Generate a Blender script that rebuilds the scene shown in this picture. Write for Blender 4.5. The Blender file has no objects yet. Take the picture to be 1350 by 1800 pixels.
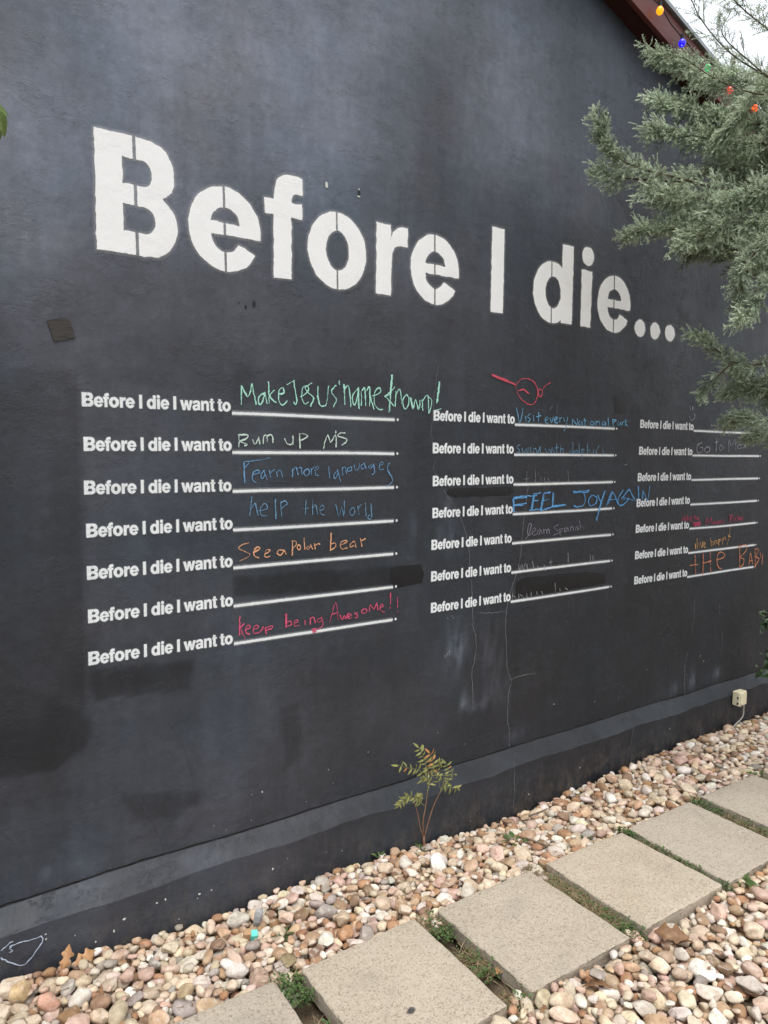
import bpy, bmesh, math, random
import numpy as np
from mathutils import Matrix, Vector, noise
from mathutils.geometry import tessellate_polygon

random.seed(7); rng = np.random.default_rng(7)
scene = bpy.context.scene
COL = scene.collection

# ------------------------------------------------------------------ camera
F_PX, YAW, PITCH, ROLL, DIST, EYE = 1267.126, .603936549, .082505761, -.00913331827, 2.42388598, 1.55
def cam_axes():
    cy, sy, cp, sp = math.cos(YAW), math.sin(YAW), math.cos(PITCH), math.sin(PITCH)
    f = np.array([sy*cp, cy*cp, -sp]); r = np.array([cy, -sy, 0.]); d = np.cross(f, r)
    cr, sr = math.cos(ROLL), math.sin(ROLL)
    return cr*r+sr*d, -sr*r+cr*d, f
AX_R, AX_D, AX_F = cam_axes()
EYE_P = np.array([0., -DIST, EYE])
cam_d = bpy.data.cameras.new('camera'); cam = bpy.data.objects.new('camera', cam_d); COL.objects.link(cam)
m = Matrix.Identity(4)
for i in range(3):
    m[i][0] = AX_R[i]; m[i][1] = -AX_D[i]; m[i][2] = -AX_F[i]; m[i][3] = EYE_P[i]
cam.matrix_world = m
cam_d.sensor_fit = 'VERTICAL'; cam_d.sensor_height = 36; cam_d.lens = F_PX/1800*36
cam_d.clip_start = .02; cam_d.clip_end = 3000
scene.camera = cam

# ------------------------------------------------------------------ sky, sun, exposure
SUN_EL, SUN_AZ = math.radians(72), math.radians(215)      # azimuth clockwise from +Y: behind and left of the viewer
world = bpy.data.worlds.new('World'); scene.world = world; world.use_nodes = True
nt = world.node_tree; nt.nodes.clear()
sky = nt.nodes.new('ShaderNodeTexSky'); sky.sky_type = 'NISHITA'; sky.sun_disc = False
sky.sun_elevation = SUN_EL; sky.sun_rotation = SUN_AZ; sky.air_density = 1.0; sky.dust_density = 6.0; sky.ozone_density = 1.0
hs = nt.nodes.new('ShaderNodeHueSaturation'); hs.inputs['Saturation'].default_value = .22
bg = nt.nodes.new('ShaderNodeBackground'); bg.inputs['Strength'].default_value = .15
wo = nt.nodes.new('ShaderNodeOutputWorld')
tc = nt.nodes.new('ShaderNodeTexCoord'); cn = nt.nodes.new('ShaderNodeTexNoise'); cn.inputs['Scale'].default_value = 2.2; cn.inputs['Detail'].default_value = 5
cr = nt.nodes.new('ShaderNodeMapRange'); cr.inputs[1].default_value = .3; cr.inputs[2].default_value = .7; cr.inputs[3].default_value = .72; cr.inputs[4].default_value = .92
mx = nt.nodes.new('ShaderNodeMix'); mx.data_type = 'RGBA'; mx.inputs[7].default_value = (5.2, 5.5, 5.9, 1)       # cloud layer over the blue
nt.links.new(tc.outputs['Generated'], cn.inputs['Vector']); nt.links.new(cn.outputs['Fac'], cr.inputs[0]); nt.links.new(cr.outputs[0], mx.inputs[0])
nt.links.new(sky.outputs[0], hs.inputs['Color']); nt.links.new(hs.outputs[0], mx.inputs[6]); nt.links.new(mx.outputs[2], bg.inputs['Color']); nt.links.new(bg.outputs[0], wo.inputs[0])
sun_d = bpy.data.lights.new('sun', 'SUN'); sun_d.energy = 1.5; sun_d.angle = math.radians(35); sun_d.color = (1, .95, .88)
sun = bpy.data.objects.new('sun', sun_d); COL.objects.link(sun)
to_sun = Vector((math.sin(SUN_AZ)*math.cos(SUN_EL), math.cos(SUN_AZ)*math.cos(SUN_EL), math.sin(SUN_EL)))
sun.rotation_euler = to_sun.to_track_quat('Z', 'Y').to_euler(); sun.location = (-2, -5, 8)
scene.view_settings.view_transform = 'Standard'; scene.view_settings.look = 'None'
scene.view_settings.exposure = .72; scene.view_settings.gamma = 1; scene.view_settings.use_curve_mapping = False

# ------------------------------------------------------------------ measuring helpers
def ray(u, v):
    return AX_R*(u-675)/F_PX + AX_D*(v-900)/F_PX + AX_F
def at(u, v, y=0.):                       # point of the vertical plane Y=y seen at photo pixel (u, v)
    d = ray(u, v); t = (y-EYE_P[1])/d[1]; return EYE_P + t*d
def wxz(u, v, y=0.):
    p = at(u, v, y); return p[0], p[2]
def on_ground(u, v, z=0.):
    d = ray(u, v); t = (z-EYE_P[2])/d[2]; return EYE_P + t*d
def project(P):
    q = np.asarray(P) - EYE_P
    x, y, z = q@AX_R, q@AX_D, q@AX_F
    return 675+F_PX*x/z, 900+F_PX*y/z, z

# ------------------------------------------------------------------ object helpers
def setp(o, label=None, cat=None, group=None, kind=None):
    if label: o['label'] = label
    if cat: o['category'] = cat
    if group: o['group'] = group
    if kind: o['kind'] = kind
    return o
def empty(name, loc=(0, 0, 0), label=None, cat=None, group=None):
    o = bpy.data.objects.new(name, None); COL.objects.link(o); o.location = loc; o.empty_display_size = .1
    return setp(o, label, cat, group)
def link(name, me, mat=None, parent=None, label=None, smooth=False):
    o = bpy.data.objects.new(name, me); COL.objects.link(o)
    if mat: me.materials.append(mat)
    if smooth: me.polygons.foreach_set('use_smooth', np.ones(len(me.polygons), bool))
    if parent:
        o.parent = parent
        pm = parent.location.copy(); pp = parent.parent
        while pp: pm = pm + pp.location; pp = pp.parent
        o.location = -pm                   # meshes are written in world coordinates
    if label: o['label'] = label
    return o
def mesh_np(name, V, F, attrs=None):
    """V (n,3); F (m,k) array of equal-sized polygons, or a list of such arrays"""
    me = bpy.data.meshes.new(name)
    V = np.asarray(V, np.float32); Fs = F if isinstance(F, list) and np.ndim(F[0]) == 2 else [F]
    Fs = [np.asarray(f, np.int32) for f in Fs if len(f)]
    nl = sum(f.size for f in Fs); npoly = sum(len(f) for f in Fs)
    me.vertices.add(len(V)); me.vertices.foreach_set('co', V.ravel())
    me.loops.add(nl); me.loops.foreach_set('vertex_index', np.concatenate([f.ravel() for f in Fs]))
    me.polygons.add(npoly)
    tot = np.concatenate([np.full(len(f), f.shape[1], np.int32) for f in Fs])
    st = np.concatenate([[0], np.cumsum(tot)[:-1]]).astype(np.int32)
    me.polygons.foreach_set('loop_start', st); me.polygons.foreach_set('loop_total', tot)
    for k, a in (attrs or {}).items():
        a = np.asarray(a, np.float32)
        if a.ndim == 1:
            at_ = me.attributes.new(k, 'FLOAT', 'POINT'); at_.data.foreach_set('value', a)
        else:
            if a.shape[1] == 3: a = np.concatenate([a, np.ones((len(a), 1), np.float32)], 1)
            at_ = me.attributes.new(k, 'FLOAT_COLOR', 'POINT'); at_.data.foreach_set('color', a.ravel())
    me.update(calc_edges=True); me.validate()
    return me
class MB:
    def __init__(s): s.V = []; s.F = []
    def add(s, V, F):
        b = len(s.V); s.V += [tuple(v) for v in V]; s.F += [tuple(i+b for i in f) for f in F]
    def box(s, lo, hi):
        x0, y0, z0 = lo; x1, y1, z1 = hi
        s.add([(x0,y0,z0),(x1,y0,z0),(x1,y1,z0),(x0,y1,z0),(x0,y0,z1),(x1,y0,z1),(x1,y1,z1),(x0,y1,z1)],
              [(0,3,2,1),(4,5,6,7),(0,1,5,4),(1,2,6,5),(2,3,7,6),(3,0,4,7)])
    def tube(s, pts, rad, n=6):
        pts = [np.array(p, float) for p in pts]; k = len(pts)
        rad = [rad]*k if np.isscalar(rad) else list(rad)
        V = []; F = []
        ref = np.array([.31, .22, .93])
        for i in range(k):
            t = pts[min(i+1, k-1)]-pts[max(i-1, 0)]; t = t/(np.linalg.norm(t)+1e-9)
            a = np.cross(t, ref)
            if np.linalg.norm(a) < .1: a = np.cross(t, [1., 0, 0])
            a /= np.linalg.norm(a); b = np.cross(t, a)
            for j in range(n):
                an = 2*math.pi*j/n; V.append(pts[i]+rad[i]*(math.cos(an)*a+math.sin(an)*b))
        for i in range(k-1):
            for j in range(n):
                F.append((i*n+j, i*n+(j+1)%n, (i+1)*n+(j+1)%n, (i+1)*n+j))
        F.append(tuple(range(n))[::-1]); F.append(tuple((k-1)*n+j for j in range(n)))
        s.add(V, F)
    def mesh(s, name):
        me = bpy.data.meshes.new(name); me.from_pydata(s.V, [], s.F); me.update(); return me
    def obj(s, name, mat, parent=None, label=None, smooth=False):
        return link(name, s.mesh(name), mat, parent, label, smooth)
def bevel(o, w, seg=2):
    bm = bmesh.new(); bm.from_mesh(o.data)
    bmesh.ops.bevel(bm, geom=list(bm.edges), offset=w, segments=seg, profile=.6, affect='EDGES')
    bm.to_mesh(o.data); bm.free(); return o
def spline(pts, n=8):
    pts = [np.array(p, float) for p in pts]
    if len(pts) < 3: return [pts[0]+(pts[-1]-pts[0])*i/n for i in range(n+1)]
    P = [2*pts[0]-pts[1]]+pts+[2*pts[-1]-pts[-2]]; out = []
    for i in range(1, len(P)-2):
        for k in range(n):
            t = k/n
            out.append(.5*((2*P[i])+(-P[i-1]+P[i+1])*t+(2*P[i-1]-5*P[i]+4*P[i+1]-P[i+2])*t*t+(-P[i-1]+3*P[i]-3*P[i+1]+P[i+2])*t**3))
    out.append(pts[-1]); return out

# ------------------------------------------------------------------ material helpers
class NT:
    def __init__(s, name, rough=.7, spec=.3):
        s.m = bpy.data.materials.new(name); s.m.use_nodes = True; s.t = s.m.node_tree
        s.p = s.t.nodes['Principled BSDF']; s.out = s.t.nodes['Material Output']
        s.p.inputs['Roughness'].default_value = rough; s.p.inputs['Specular IOR Level'].default_value = spec
        s.pos = s.n('ShaderNodeNewGeometry').outputs['Position']
    def n(s, t, **kw):
        x = s.t.nodes.new(t)
        for k, v in kw.items(): setattr(x, k, v)
        return x
    def l(s, a, b): s.t.links.new(a, b)
    def noise(s, scale, detail=4, rough=.6, vec=None, stretch=None, out='Fac'):
        v = vec or s.pos
        if stretch:
            mp = s.n('ShaderNodeMapping'); mp.inputs['Scale'].default_value = stretch; s.l(v, mp.inputs['Vector']); v = mp.outputs[0]
        x = s.n('ShaderNodeTexNoise'); x.inputs['Scale'].default_value = scale; x.inputs['Detail'].default_value = detail
        x.inputs['Roughness'].default_value = rough; s.l(v, x.inputs['Vector']); return x.outputs[out]
    def rng(s, v, a, b, c, d, smooth=False):
        x = s.n('ShaderNodeMapRange'); x.interpolation_type = 'SMOOTHSTEP' if smooth else 'LINEAR'
        s.l(v, x.inputs[0])
        for i, q in enumerate((a, b, c, d)): x.inputs[1+i].default_value = q
        return x.outputs[0]
    def math(s, op, a, b=None, c=None):
        x = s.n('ShaderNodeMath', operation=op)
        for i, q in enumerate((a, b, c)):
            if q is None: continue
            if isinstance(q, (int, float)): x.inputs[i].default_value = q
            else: s.l(q, x.inputs[i])
        return x.outputs[0]
    def mix(s, f, a, b, blend='MIX'):
        x = s.n('ShaderNodeMix', data_type='RGBA', blend_type=blend)
        for i, q in ((0, f), (6, a), (7, b)):
            if isinstance(q, (int, float)): x.inputs[i].default_value = q
            elif isinstance(q, tuple): x.inputs[i].default_value = (*q[:3], 1)
            else: s.l(q, x.inputs[i])
        return x.outputs[2]
    def attr(s, name, out='Fac'):
        return s.n('ShaderNodeAttribute', attribute_name=name).outputs[out]
    def col(s, c):
        if isinstance(c, tuple): s.p.inputs['Base Color'].default_value = (*c[:3], 1)
        else: s.l(c, s.p.inputs['Base Color'])
    def bump(s, h, strength, dist):
        b = s.n('ShaderNodeBump'); b.inputs['Strength'].default_value = strength; b.inputs['Distance'].default_value = dist
        s.l(h, b.inputs['Height']); 
        if s.p.inputs['Normal'].links: s.l(s.p.inputs['Normal'].links[0].from_socket, b.inputs['Normal'])
        s.l(b.outputs[0], s.p.inputs['Normal'])
    def alpha(s, a): s.l(a, s.p.inputs['Alpha'])

def trowel_bump(N, k=1.):
    """the hand-trowelled stucco relief every painted layer on the wall shares"""
    N.bump(N.noise(5, 5, .62, stretch=(1, 1, .8)), .25*k, .022)
    rid = N.noise(17, 6, .7, stretch=(1, 1, .7)); N.bump(N.rng(rid, .5, .74, 0, 1), .24*k, .005); N.bump(N.rng(N.noise(4.5, 9, .78, stretch=(1, 1, 1.6)), .54, .58, 0, 1), .38*k, .0035)
    N.bump(N.noise(150, 3, .6, stretch=(1, 1, .8)), .22*k, .0014)

def wall_material(name):
    N = NT(name, .5, .42)
    tone = N.attr('tone')
    big = N.noise(1.6, 6, .62, stretch=(1, 1, .55)); streak = N.noise(7, 5, .6, stretch=(2.6, 1, .22)); fine = N.noise(32, 5, .7)
    blot = N.noise(3.6, 9, .72); fleck = N.noise(9, 4, .7, stretch=(1, 1, 2.2))
    f = N.math('MULTIPLY', N.rng(big, .3, .7, .72, 1.28), N.rng(streak, .3, .7, .91, 1.09))
    f = N.math('MULTIPLY', f, N.math('MULTIPLY', N.rng(blot, .3, .7, .76, 1.24), N.rng(fleck, .35, .7, .92, 1.12)))
    f = N.math('MULTIPLY', f, N.rng(fine, .3, .7, .86, 1.14))
    hue = N.mix(N.rng(N.noise(1.3, 3), .38, .62, 0, 1), (.80, .975, 1.25), (.93, .965, 1.16))
    v = N.math('MULTIPLY', tone, f)
    cc = N.n('ShaderNodeCombineColor')
    for i in range(3): N.l(v, cc.inputs[i])
    c = N.mix(1., cc.outputs[0], hue, 'MULTIPLY')
    # chalk dust scuffs
    sc = N.math('MULTIPLY', N.rng(N.noise(3.2, 8, .75), .60, .80, 0, 1), N.rng(N.noise(60, 3, .7, stretch=(.4, 1, 1)), .45, .7, 0, .34))
    c = N.mix(sc, c, (.30, .31, .33))
    sx = N.n('ShaderNodeSeparateXYZ'); N.l(N.pos, sx.inputs[0])                       # mud splashed up from the gravel
    mud = N.math('MULTIPLY', N.rng(sx.outputs[2], -.16, .06, 1, 0), N.rng(N.noise(24, 6, .75, stretch=(1, 1, .55)), .46, .74, 0, .75))
    c = N.mix(mud, c, (.15, .125, .10)); N.col(c)
    N.l(N.rng(N.noise(2.1, 6, .7), .3, .7, .42, .62), N.p.inputs['Roughness'])
    trowel_bump(N); return N.m

def paint_material(name, color, grain, lo, hi, rough=.6, var=.1, spec=.25, tint=None, glow=0., sharp=1.):
    """paint / chalk film: opacity from the 'cov' attribute broken up by grain"""
    N = NT(name, rough, spec)
    cov = N.attr('cov'); g = N.noise(grain, 3, .65); g2 = N.noise(grain*.13, 4, .6)
    g = N.math('ADD', N.math('MULTIPLY', g, .7), N.math('MULTIPLY', g2, .3))
    x = N.math('ADD', N.math('MULTIPLY', N.math('POWER', cov, sharp) if sharp != 1. else cov, hi), N.math('SUBTRACT', g, 1.0))
    al = N.rng(x, lo, lo+.30, 0, 1, True)
    if glow: al = N.math('MAXIMUM', al, N.math('MULTIPLY', N.math('MULTIPLY', N.math('POWER', cov, 1.6), glow), N.rng(g, .3, .6, .5, 1.3)))
    N.alpha(al)
    base = N.attr('tint', 'Color') if tint else color
    c = N.mix(1., base, N.mix(N.rng(N.noise(9, 5, .7), .3, .7, 0, 1), (1-var,)*3, (1, 1, 1)), 'MULTIPLY')
    c = N.mix(N.rng(N.noise(38, 6, .75), .64, .78, 0, .45), c, (.16, .165, .18)); N.col(c)
    trowel_bump(N, .5); return N.m

M_WALL = wall_material('black chalk paint on stucco')
M_TITLE = paint_material('white stencil paint', (.86, .86, .845), 110, .06, 1.22, .6, .05, glow=.26, sharp=4.)
M_SPRAY = paint_material('white spray paint', (.78, .80, .80), 200, .05, 1.12, .6, .10, glow=.42, sharp=3.)
M_LINE = paint_material('white spray line paint', (.78, .80, .80), 200, .05, 1.10, .6, .10, glow=.45, sharp=3.)
M_CHALK = paint_material('coloured chalk', (.5, .5, .5), 210, .10, 1.22, .95, .1, .05, tint=True, glow=.18)
M_FRESH = paint_material('fresh black touch up paint', (.011, .011, .012), 40, 0., 1.6, .42, .2, .35)
M_CRACK = paint_material('pale hairline crack', (.20, .20, .21), 120, -.1, 1.15, .9, .3)
M_SPECK = paint_material('bare white plaster chip', (.66, .66, .62), 60, -.1, 1.6, .9, .2)

# ================================================================== THE BUILDING
HOUSE = empty('building', (2.5, 0, -.2), 'black stucco gable wall painted with white stencil lettering under a maroon roof edge', 'building')
RIDGE_X = 1.0; SL = .331
def ztop(x): return 3.726+SL*1.923-SL*abs(x-1.0)
# --- paint tone: faded grey high on the left, fresher black low and right (part paint age, part sky sheen painted in)
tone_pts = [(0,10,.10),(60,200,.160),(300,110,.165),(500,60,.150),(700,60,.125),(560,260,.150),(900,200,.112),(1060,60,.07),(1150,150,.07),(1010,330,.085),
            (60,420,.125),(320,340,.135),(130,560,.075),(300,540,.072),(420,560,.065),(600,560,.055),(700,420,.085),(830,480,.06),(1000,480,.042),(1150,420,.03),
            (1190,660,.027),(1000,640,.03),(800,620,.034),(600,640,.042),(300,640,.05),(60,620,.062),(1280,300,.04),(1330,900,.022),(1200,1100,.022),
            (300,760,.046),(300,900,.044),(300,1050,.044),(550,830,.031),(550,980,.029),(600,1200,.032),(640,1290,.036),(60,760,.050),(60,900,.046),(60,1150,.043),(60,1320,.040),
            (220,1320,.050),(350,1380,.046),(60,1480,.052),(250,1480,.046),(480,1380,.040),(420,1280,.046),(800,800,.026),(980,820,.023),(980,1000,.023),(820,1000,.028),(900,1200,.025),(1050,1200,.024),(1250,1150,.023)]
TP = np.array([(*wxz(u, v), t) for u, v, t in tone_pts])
blobs = [(750,140,62,80,.58),(765,260,40,160,.72),(690,230,25,120,.85),(600,30,90,30,.9),(640,60,60,40,1.12),(470,110,50,40,1.1),(960,60,30,60,1.15),(900,260,40,70,1.1),(1010,280,60,60,1.12),
         (803,1138,20,50,2.3),(817,1235,9,26,2.5),(795,945,26,30,2.0),(785,890,20,40,1.6),(865,1140,20,45,2.0),(875,1215,30,35,1.7),(840,1240,14,12,2.0),(905,1290,20,16,1.6),
         (1185,1210,18,14,2.2),(1217,1195,8,24,2.6),(1262,1180,10,14,2.2),(1215,1300,10,22,2.4),(1238,1196,30,10,1.4),(725,930,8,25,1.5),(100,1530,60,18,1.35),(560,1420,60,14,1.3),
         (30,1300,130,70,.75),(230,1190,90,20,.72),(120,700,30,60,1.2),(690,560,120,40,.85),(330,1400,60,30,1.1)]
BL = []
for u, v, ru, rv, f in blobs:
    x, z = wxz(u, v); x1, _ = wxz(u+ru, v); _, z1 = wxz(u, v+rv); BL.append((x, z, abs(x1-x), abs(z1-z), f))
repaints = [([(412, 1016), (560, 1004), (728, 996), (728, 1026), (560, 1040), (412, 1046)], .42, .005), ([(-60, 640), (60, 646), (128, 652), (140, 690), (143, 900), (150, 1236), (160, 1270), (150, 1310), (100, 1355), (-60, 1375)], .64, .007), ([(-60, 1205), (20, 1208), (90, 1222), (140, 1250), (160, 1285), (145, 1325), (95, 1356), (20, 1368), (-60, 1372)], .74, .007),
            ([(158, 1176), (338, 1160), (336, 1212), (240, 1222), (170, 1232)], .52, .006), ([(215, 1400), (350, 1388), (352, 1410), (300, 1440), (230, 1442)], .62, .016), ([(495, 1245), (522, 1235), (530, 1330), (500, 1352)], .66, .014),
            ([(146, 672), (420, 690), (728, 712), (735, 1110), (500, 1150), (160, 1190)], 1.16, .007), ([(745, 690), (1100, 720), (1095, 1060), (745, 1100)], 1.10, .012), ([(410, 640), (700, 655), (725, 715), (410, 705)], .8, .02)]
RPX = []
for poly, f, sf in repaints:
    RPX.append((np.array([wxz(u, v) for u, v in poly]), f, sf))
def poly_sd(X, Z, P):
    d = np.full(X.shape, 1e9); ins = np.zeros(X.shape, bool)
    for a, b in zip(P, np.roll(P, -1, 0)):
        e = b-a; wx, wz = X-a[0], Z-a[1]; t = np.clip((wx*e[0]+wz*e[1])/(e@e), 0, 1)
        d = np.minimum(d, np.hypot(wx-t*e[0], wz-t*e[1]))
        c = (a[1] > Z) != (b[1] > Z); xi = a[0]+(Z-a[1])/(e[1]+1e-12)*e[0]; ins ^= c & (X < xi)
    return np.where(ins, -d, d)
def tone(X, Z):
    X = np.asarray(X); Z = np.asarray(Z)
    num = np.zeros_like(X); den = np.zeros_like(X)
    for x, z, t in TP:
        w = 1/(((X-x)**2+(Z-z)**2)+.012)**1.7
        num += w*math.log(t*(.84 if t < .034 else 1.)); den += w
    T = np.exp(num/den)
    vn = np.array([noise.fractal(Vector((a*9, b*6, 0)), 1., 2., 3) for a, b in zip(X.ravel(), Z.ravel())]).reshape(X.shape)*1.2
    vn3 = np.array([noise.fractal(Vector((a*26, b*8, 7)), 1., 2., 4) for a, b in zip(X.ravel(), Z.ravel())]).reshape(X.shape)
    vn2 = np.array([noise.noise(Vector((a*14, b*14, 4))) for a, b in zip(X.ravel(), Z.ravel())]).reshape(X.shape)
    for x, z, rx, rz, f in BL:
        q = ((X-x)/rx)**2+((Z-z)/rz)**2
        T *= np.exp(math.log(f)*np.exp(-q*1.1)*(1.05+1.5*vn3).clip(0, 2.2) if f > 1.3 else math.log(f)*np.exp(-q*1.1))
    for P, f, sf in RPX:
        sd_ = poly_sd(X, Z, P)+.010*vn2+.006*vn; k = np.clip(.5-sd_/(2*sf), 0, 1); T *= np.exp(math.log(f)*k*k*(3-2*k)*(1+.25*vn))
    return T
def grid_patch(xs, zfun, nrow, yfun, name):
    xs = np.asarray(xs); k = len(xs); V = []
    for r in range(nrow+1):
        z = np.array([zfun(x, r/nrow) for x in xs]); y = np.array([yfun(x, r/nrow) for x in xs]); V.append(np.stack([xs, y, z], 1))
    V = np.concatenate(V)
    F = [(r*k+i, r*k+i+1, (r+1)*k+i+1, (r+1)*k+i) for r in range(nrow) for i in range(k-1)]
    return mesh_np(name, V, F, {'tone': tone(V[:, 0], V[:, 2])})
XS = np.concatenate([np.arange(-4, -.3, .25), np.arange(-.3, 5.4, .015), np.arange(5.4, 7.01, .2)])
def wob(x, a, s): return a*noise.noise(Vector((x*s, 3.7, 1.1)))
LEDGE_T = .131
def zl_t(x): return LEDGE_T+wob(x, .008, 2.5)
def zl_b(x): return .068+wob(x+9, .012, 3.1)+wob(x+31, .006, 11)
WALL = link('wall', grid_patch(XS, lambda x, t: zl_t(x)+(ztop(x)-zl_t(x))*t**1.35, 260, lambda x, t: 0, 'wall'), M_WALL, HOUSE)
def ledge_y(x, t): return -.062*(1-t)+wob(x+50, .004, 9)*(1 if 0 < t < 1 else 0)
mled = grid_patch(XS, lambda x, t: zl_b(x)+(zl_t(x)-zl_b(x))*t, 4, ledge_y, 'ledge')
a_ = mled.attributes['tone'].data; nv = len(mled.vertices)
vals = np.empty(nv, np.float32); a_.foreach_get('value', vals); a_.foreach_set('value', np.clip(vals*.74, .018, .034)*np.array([1+.35*noise.noise(Vector((v.co.x*4, v.co.z*30, 2))) for v in mled.vertices]))
LEDGE = link('ledge', mled, M_WALL, HOUSE, 'sloping grey ledge along the foot of the wall')
PLINTH = link('plinth', grid_patch(XS, lambda x, t: -.34+(zl_b(x)+.34)*t, 20, lambda x, t: -.062, 'plinth'), M_WALL, HOUSE)
# other walls of the house
N = NT('dark stucco', .7); N.col((.04, .042, .047)); M_SIDE = N.m
mb = MB()
for x in (-4., 7.):
    mb.add([(x, 0, -.34), (x, 6, -.34), (x, 6, ztop(x)), (x, 0, ztop(x))], [(0, 1, 2, 3)])
mb.add([(-4, 6, -.34), (7, 6, -.34), (7, 6, ztop(7)), (RIDGE_X, 6, ztop(RIDGE_X)), (-4, 6, ztop(-4))], [(4, 3, 2, 1, 0)])
mb.obj('side_wall', M_SIDE, HOUSE)
# roof: soffit strip, barge board, sheet
N = NT('maroon painted timber', .45, .4)
c = N.mix(N.rng(N.noise(4, 5, .6, stretch=(1, 1, 5)), .35, .7, 0, 1), (.105, .030, .024), (.15, .045, .036)); N.col(c)
N.bump(N.noise(40, 4, .6, stretch=(.15, 1, 1)), .3, .003); M_MAROON = N.m
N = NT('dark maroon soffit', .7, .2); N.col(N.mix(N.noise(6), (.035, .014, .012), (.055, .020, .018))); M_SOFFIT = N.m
N = NT('galvanised roof edge', .4, .5); N.p.inputs['Metallic'].default_value = .5; N.col(N.mix(N.noise(9), (.22, .24, .25), (.32, .34, .35))); M_GALV = N.m
OV = .115; FH = .135
def slope_box(x0, x1, y0, y1, dz0, dz1):
    mb = MB(); e = .0
    pts = []
    for x in (x0, x1):
        pts += [(x, y0, ztop(x)+dz0), (x, y1, ztop(x)+dz0), (x, y1, ztop(x)+dz1), (x, y0, ztop(x)+dz1)]
    mb.add(pts, [(0, 1, 2, 3), (7, 6, 5, 4), (0, 4, 5, 1), (1, 5, 6, 2), (2, 6, 7, 3), (3, 7, 4, 0)]); return mb
for side in ((RIDGE_X, 7.35), (-4.35, RIDGE_X)):
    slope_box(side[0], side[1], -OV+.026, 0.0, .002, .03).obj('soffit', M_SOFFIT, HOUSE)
    bevel(slope_box(side[0], side[1], -OV, -OV+.024, -.012, FH-.004).obj('barge_board', M_MAROON, HOUSE), .003)
    slope_box(side[0], side[1], -OV-.018, 6.2, FH, FH+.02).obj('roof', M_GALV, HOUSE)

# ------------------------------------------------------------------ lettering
def ell(cx, cy, rx, ry, a0, a1, n=24):
    return [(cx+rx*math.cos(math.radians(a0+(a1-a0)*i/n)), cy+ry*math.sin(math.radians(a0+(a1-a0)*i/n))) for i in range(n+1)]
def crv(pts, n=5): return [tuple(p) for p in spline(pts, n)]
G = {}      # glyph: (contours, first is the outline; stencil bridge centre, width)
G['I'] = ([[(64, 0), (214, 0), (214, 720), (64, 720)]], None)
G['.'] = ([ell(139, 76, 78, 83, 0, 360, 32)[:-1]], None)
G['o'] = ([ell(305, 262, 272, 278, 0, 360, 48)[:-1], ell(305, 264, 112, 150, 0, 360, 36)[:-1]], (305, 24))
G['B'] = ([[(73, 0), (420, 0)]+crv([(420, 0), (545, 14), (640, 80), (684, 190), (662, 290), (566, 375)])[1:]
           + crv([(566, 375), (640, 430), (664, 530), (628, 640), (545, 702), (420, 720)])[1:]+[(73, 720)],
          [(265, 425), (265, 590), (400, 590)]+ell(415, 507, 82, 83, 85, -85, 10)+[(400, 425)],
          [(265, 133), (265, 306), (420, 306)]+ell(432, 219, 88, 87, 85, -85, 10)+[(420, 133)]], (372, 34))
G['e'] = ([ell(283, 262, 252, 277, -7, -330, 4)[:0]+[(532, 229)]+ell(283, 262, 252, 277, -4, 326, 46)[:-1]+[(494, 118), (392, 165)]+ell(283, 229, 106, 122, -30, -180, 14)+[(177, 229)],
           [(176, 300)]+ell(283, 300, 107, 112, 180, 0, 16)[1:]], (283, 24))
G['f'] = ([[(82, 0), (224, 0), (224, 436), (316, 436), (316, 534), (224, 534), (224, 560)]+crv([(224, 560), (236, 598), (270, 608), (318, 606)])[1:]
           + [(318, 716)]+crv([(318, 716), (250, 726), (160, 712), (102, 655), (82, 560)])[1:]+[(82, 534), (8, 534), (8, 436), (82, 436)]], None)
G['r'] = ([[(64, 0), (206, 0), (206, 250)]+crv([(206, 250), (222, 340), (270, 392), (372, 396)])[1:]+[(372, 540)]+crv([(372, 540), (300, 535), (235, 490), (200, 415)])[1:]+[(200, 536), (64, 536)]], None)
G['d'] = ([[(407, 0), (549, 0), (549, 720), (407, 720)]+ell(282, 262, 244, 277, 59, 301, 34)], (276, 22))
G['d'][0].append(ell(292, 264, 104, 150, 0, 360, 36)[:-1])
G['i'] = ([[(64, 0), (206, 0), (212, 528), (60, 532)]], None)
G['i_dot'] = ([ell(135, 668, 80, 84, 0, 360, 30)[:-1]], None)
G['w'] = ([[(166, 0), (306, 0), (390, 345), (470, 0), (612, 0), (772, 532), (628, 532), (540, 175), (454, 532), (324, 532), (238, 175), (150, 532), (6, 532)]], None)
G['a'] = ([crv([(384, 0), (372, 50), (300, 2), (200, -14), (90, 20), (38, 140), (70, 240), (150, 290), (270, 315), (345, 335), (358, 375), (330, 425), (265, 437), (205, 425), (184, 370)], 3)
           + crv([(48, 370), (75, 470), (150, 525), (280, 546), (410, 525), (480, 460), (500, 380)], 3)+[(500, 60), (524, 0)],
           crv([(358, 255), (300, 232), (230, 215), (190, 190), (180, 150), (200, 110), (245, 96), (305, 110), (345, 150), (358, 200)], 3)], None)
G['n'] = ([[(64, 0), (204, 0), (204, 300)]+crv([(204, 300), (222, 380), (285, 422), (368, 408), (404, 320)])[1:]+[(404, 0), (546, 0), (546, 350)]
           + crv([(546, 350), (520, 460), (440, 535), (340, 546), (250, 515), (198, 455)])[1:]+[(198, 532), (64, 532)]], None)
G['t'] = ([[(88, 110), (88, 438), (18, 438), (18, 532), (88, 532), (88, 676), (228, 676), (228, 532), (314, 532), (314, 438), (228, 438), (228, 140), (245, 108), (314, 102), (314, 0), (230, -10), (140, 5), (98, 50)]], None)
ADV = dict(B=722, e=556, f=333, o=611, r=389, I=278, d=611, i=270, w=778, a=556, n=611, t=333)

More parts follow.
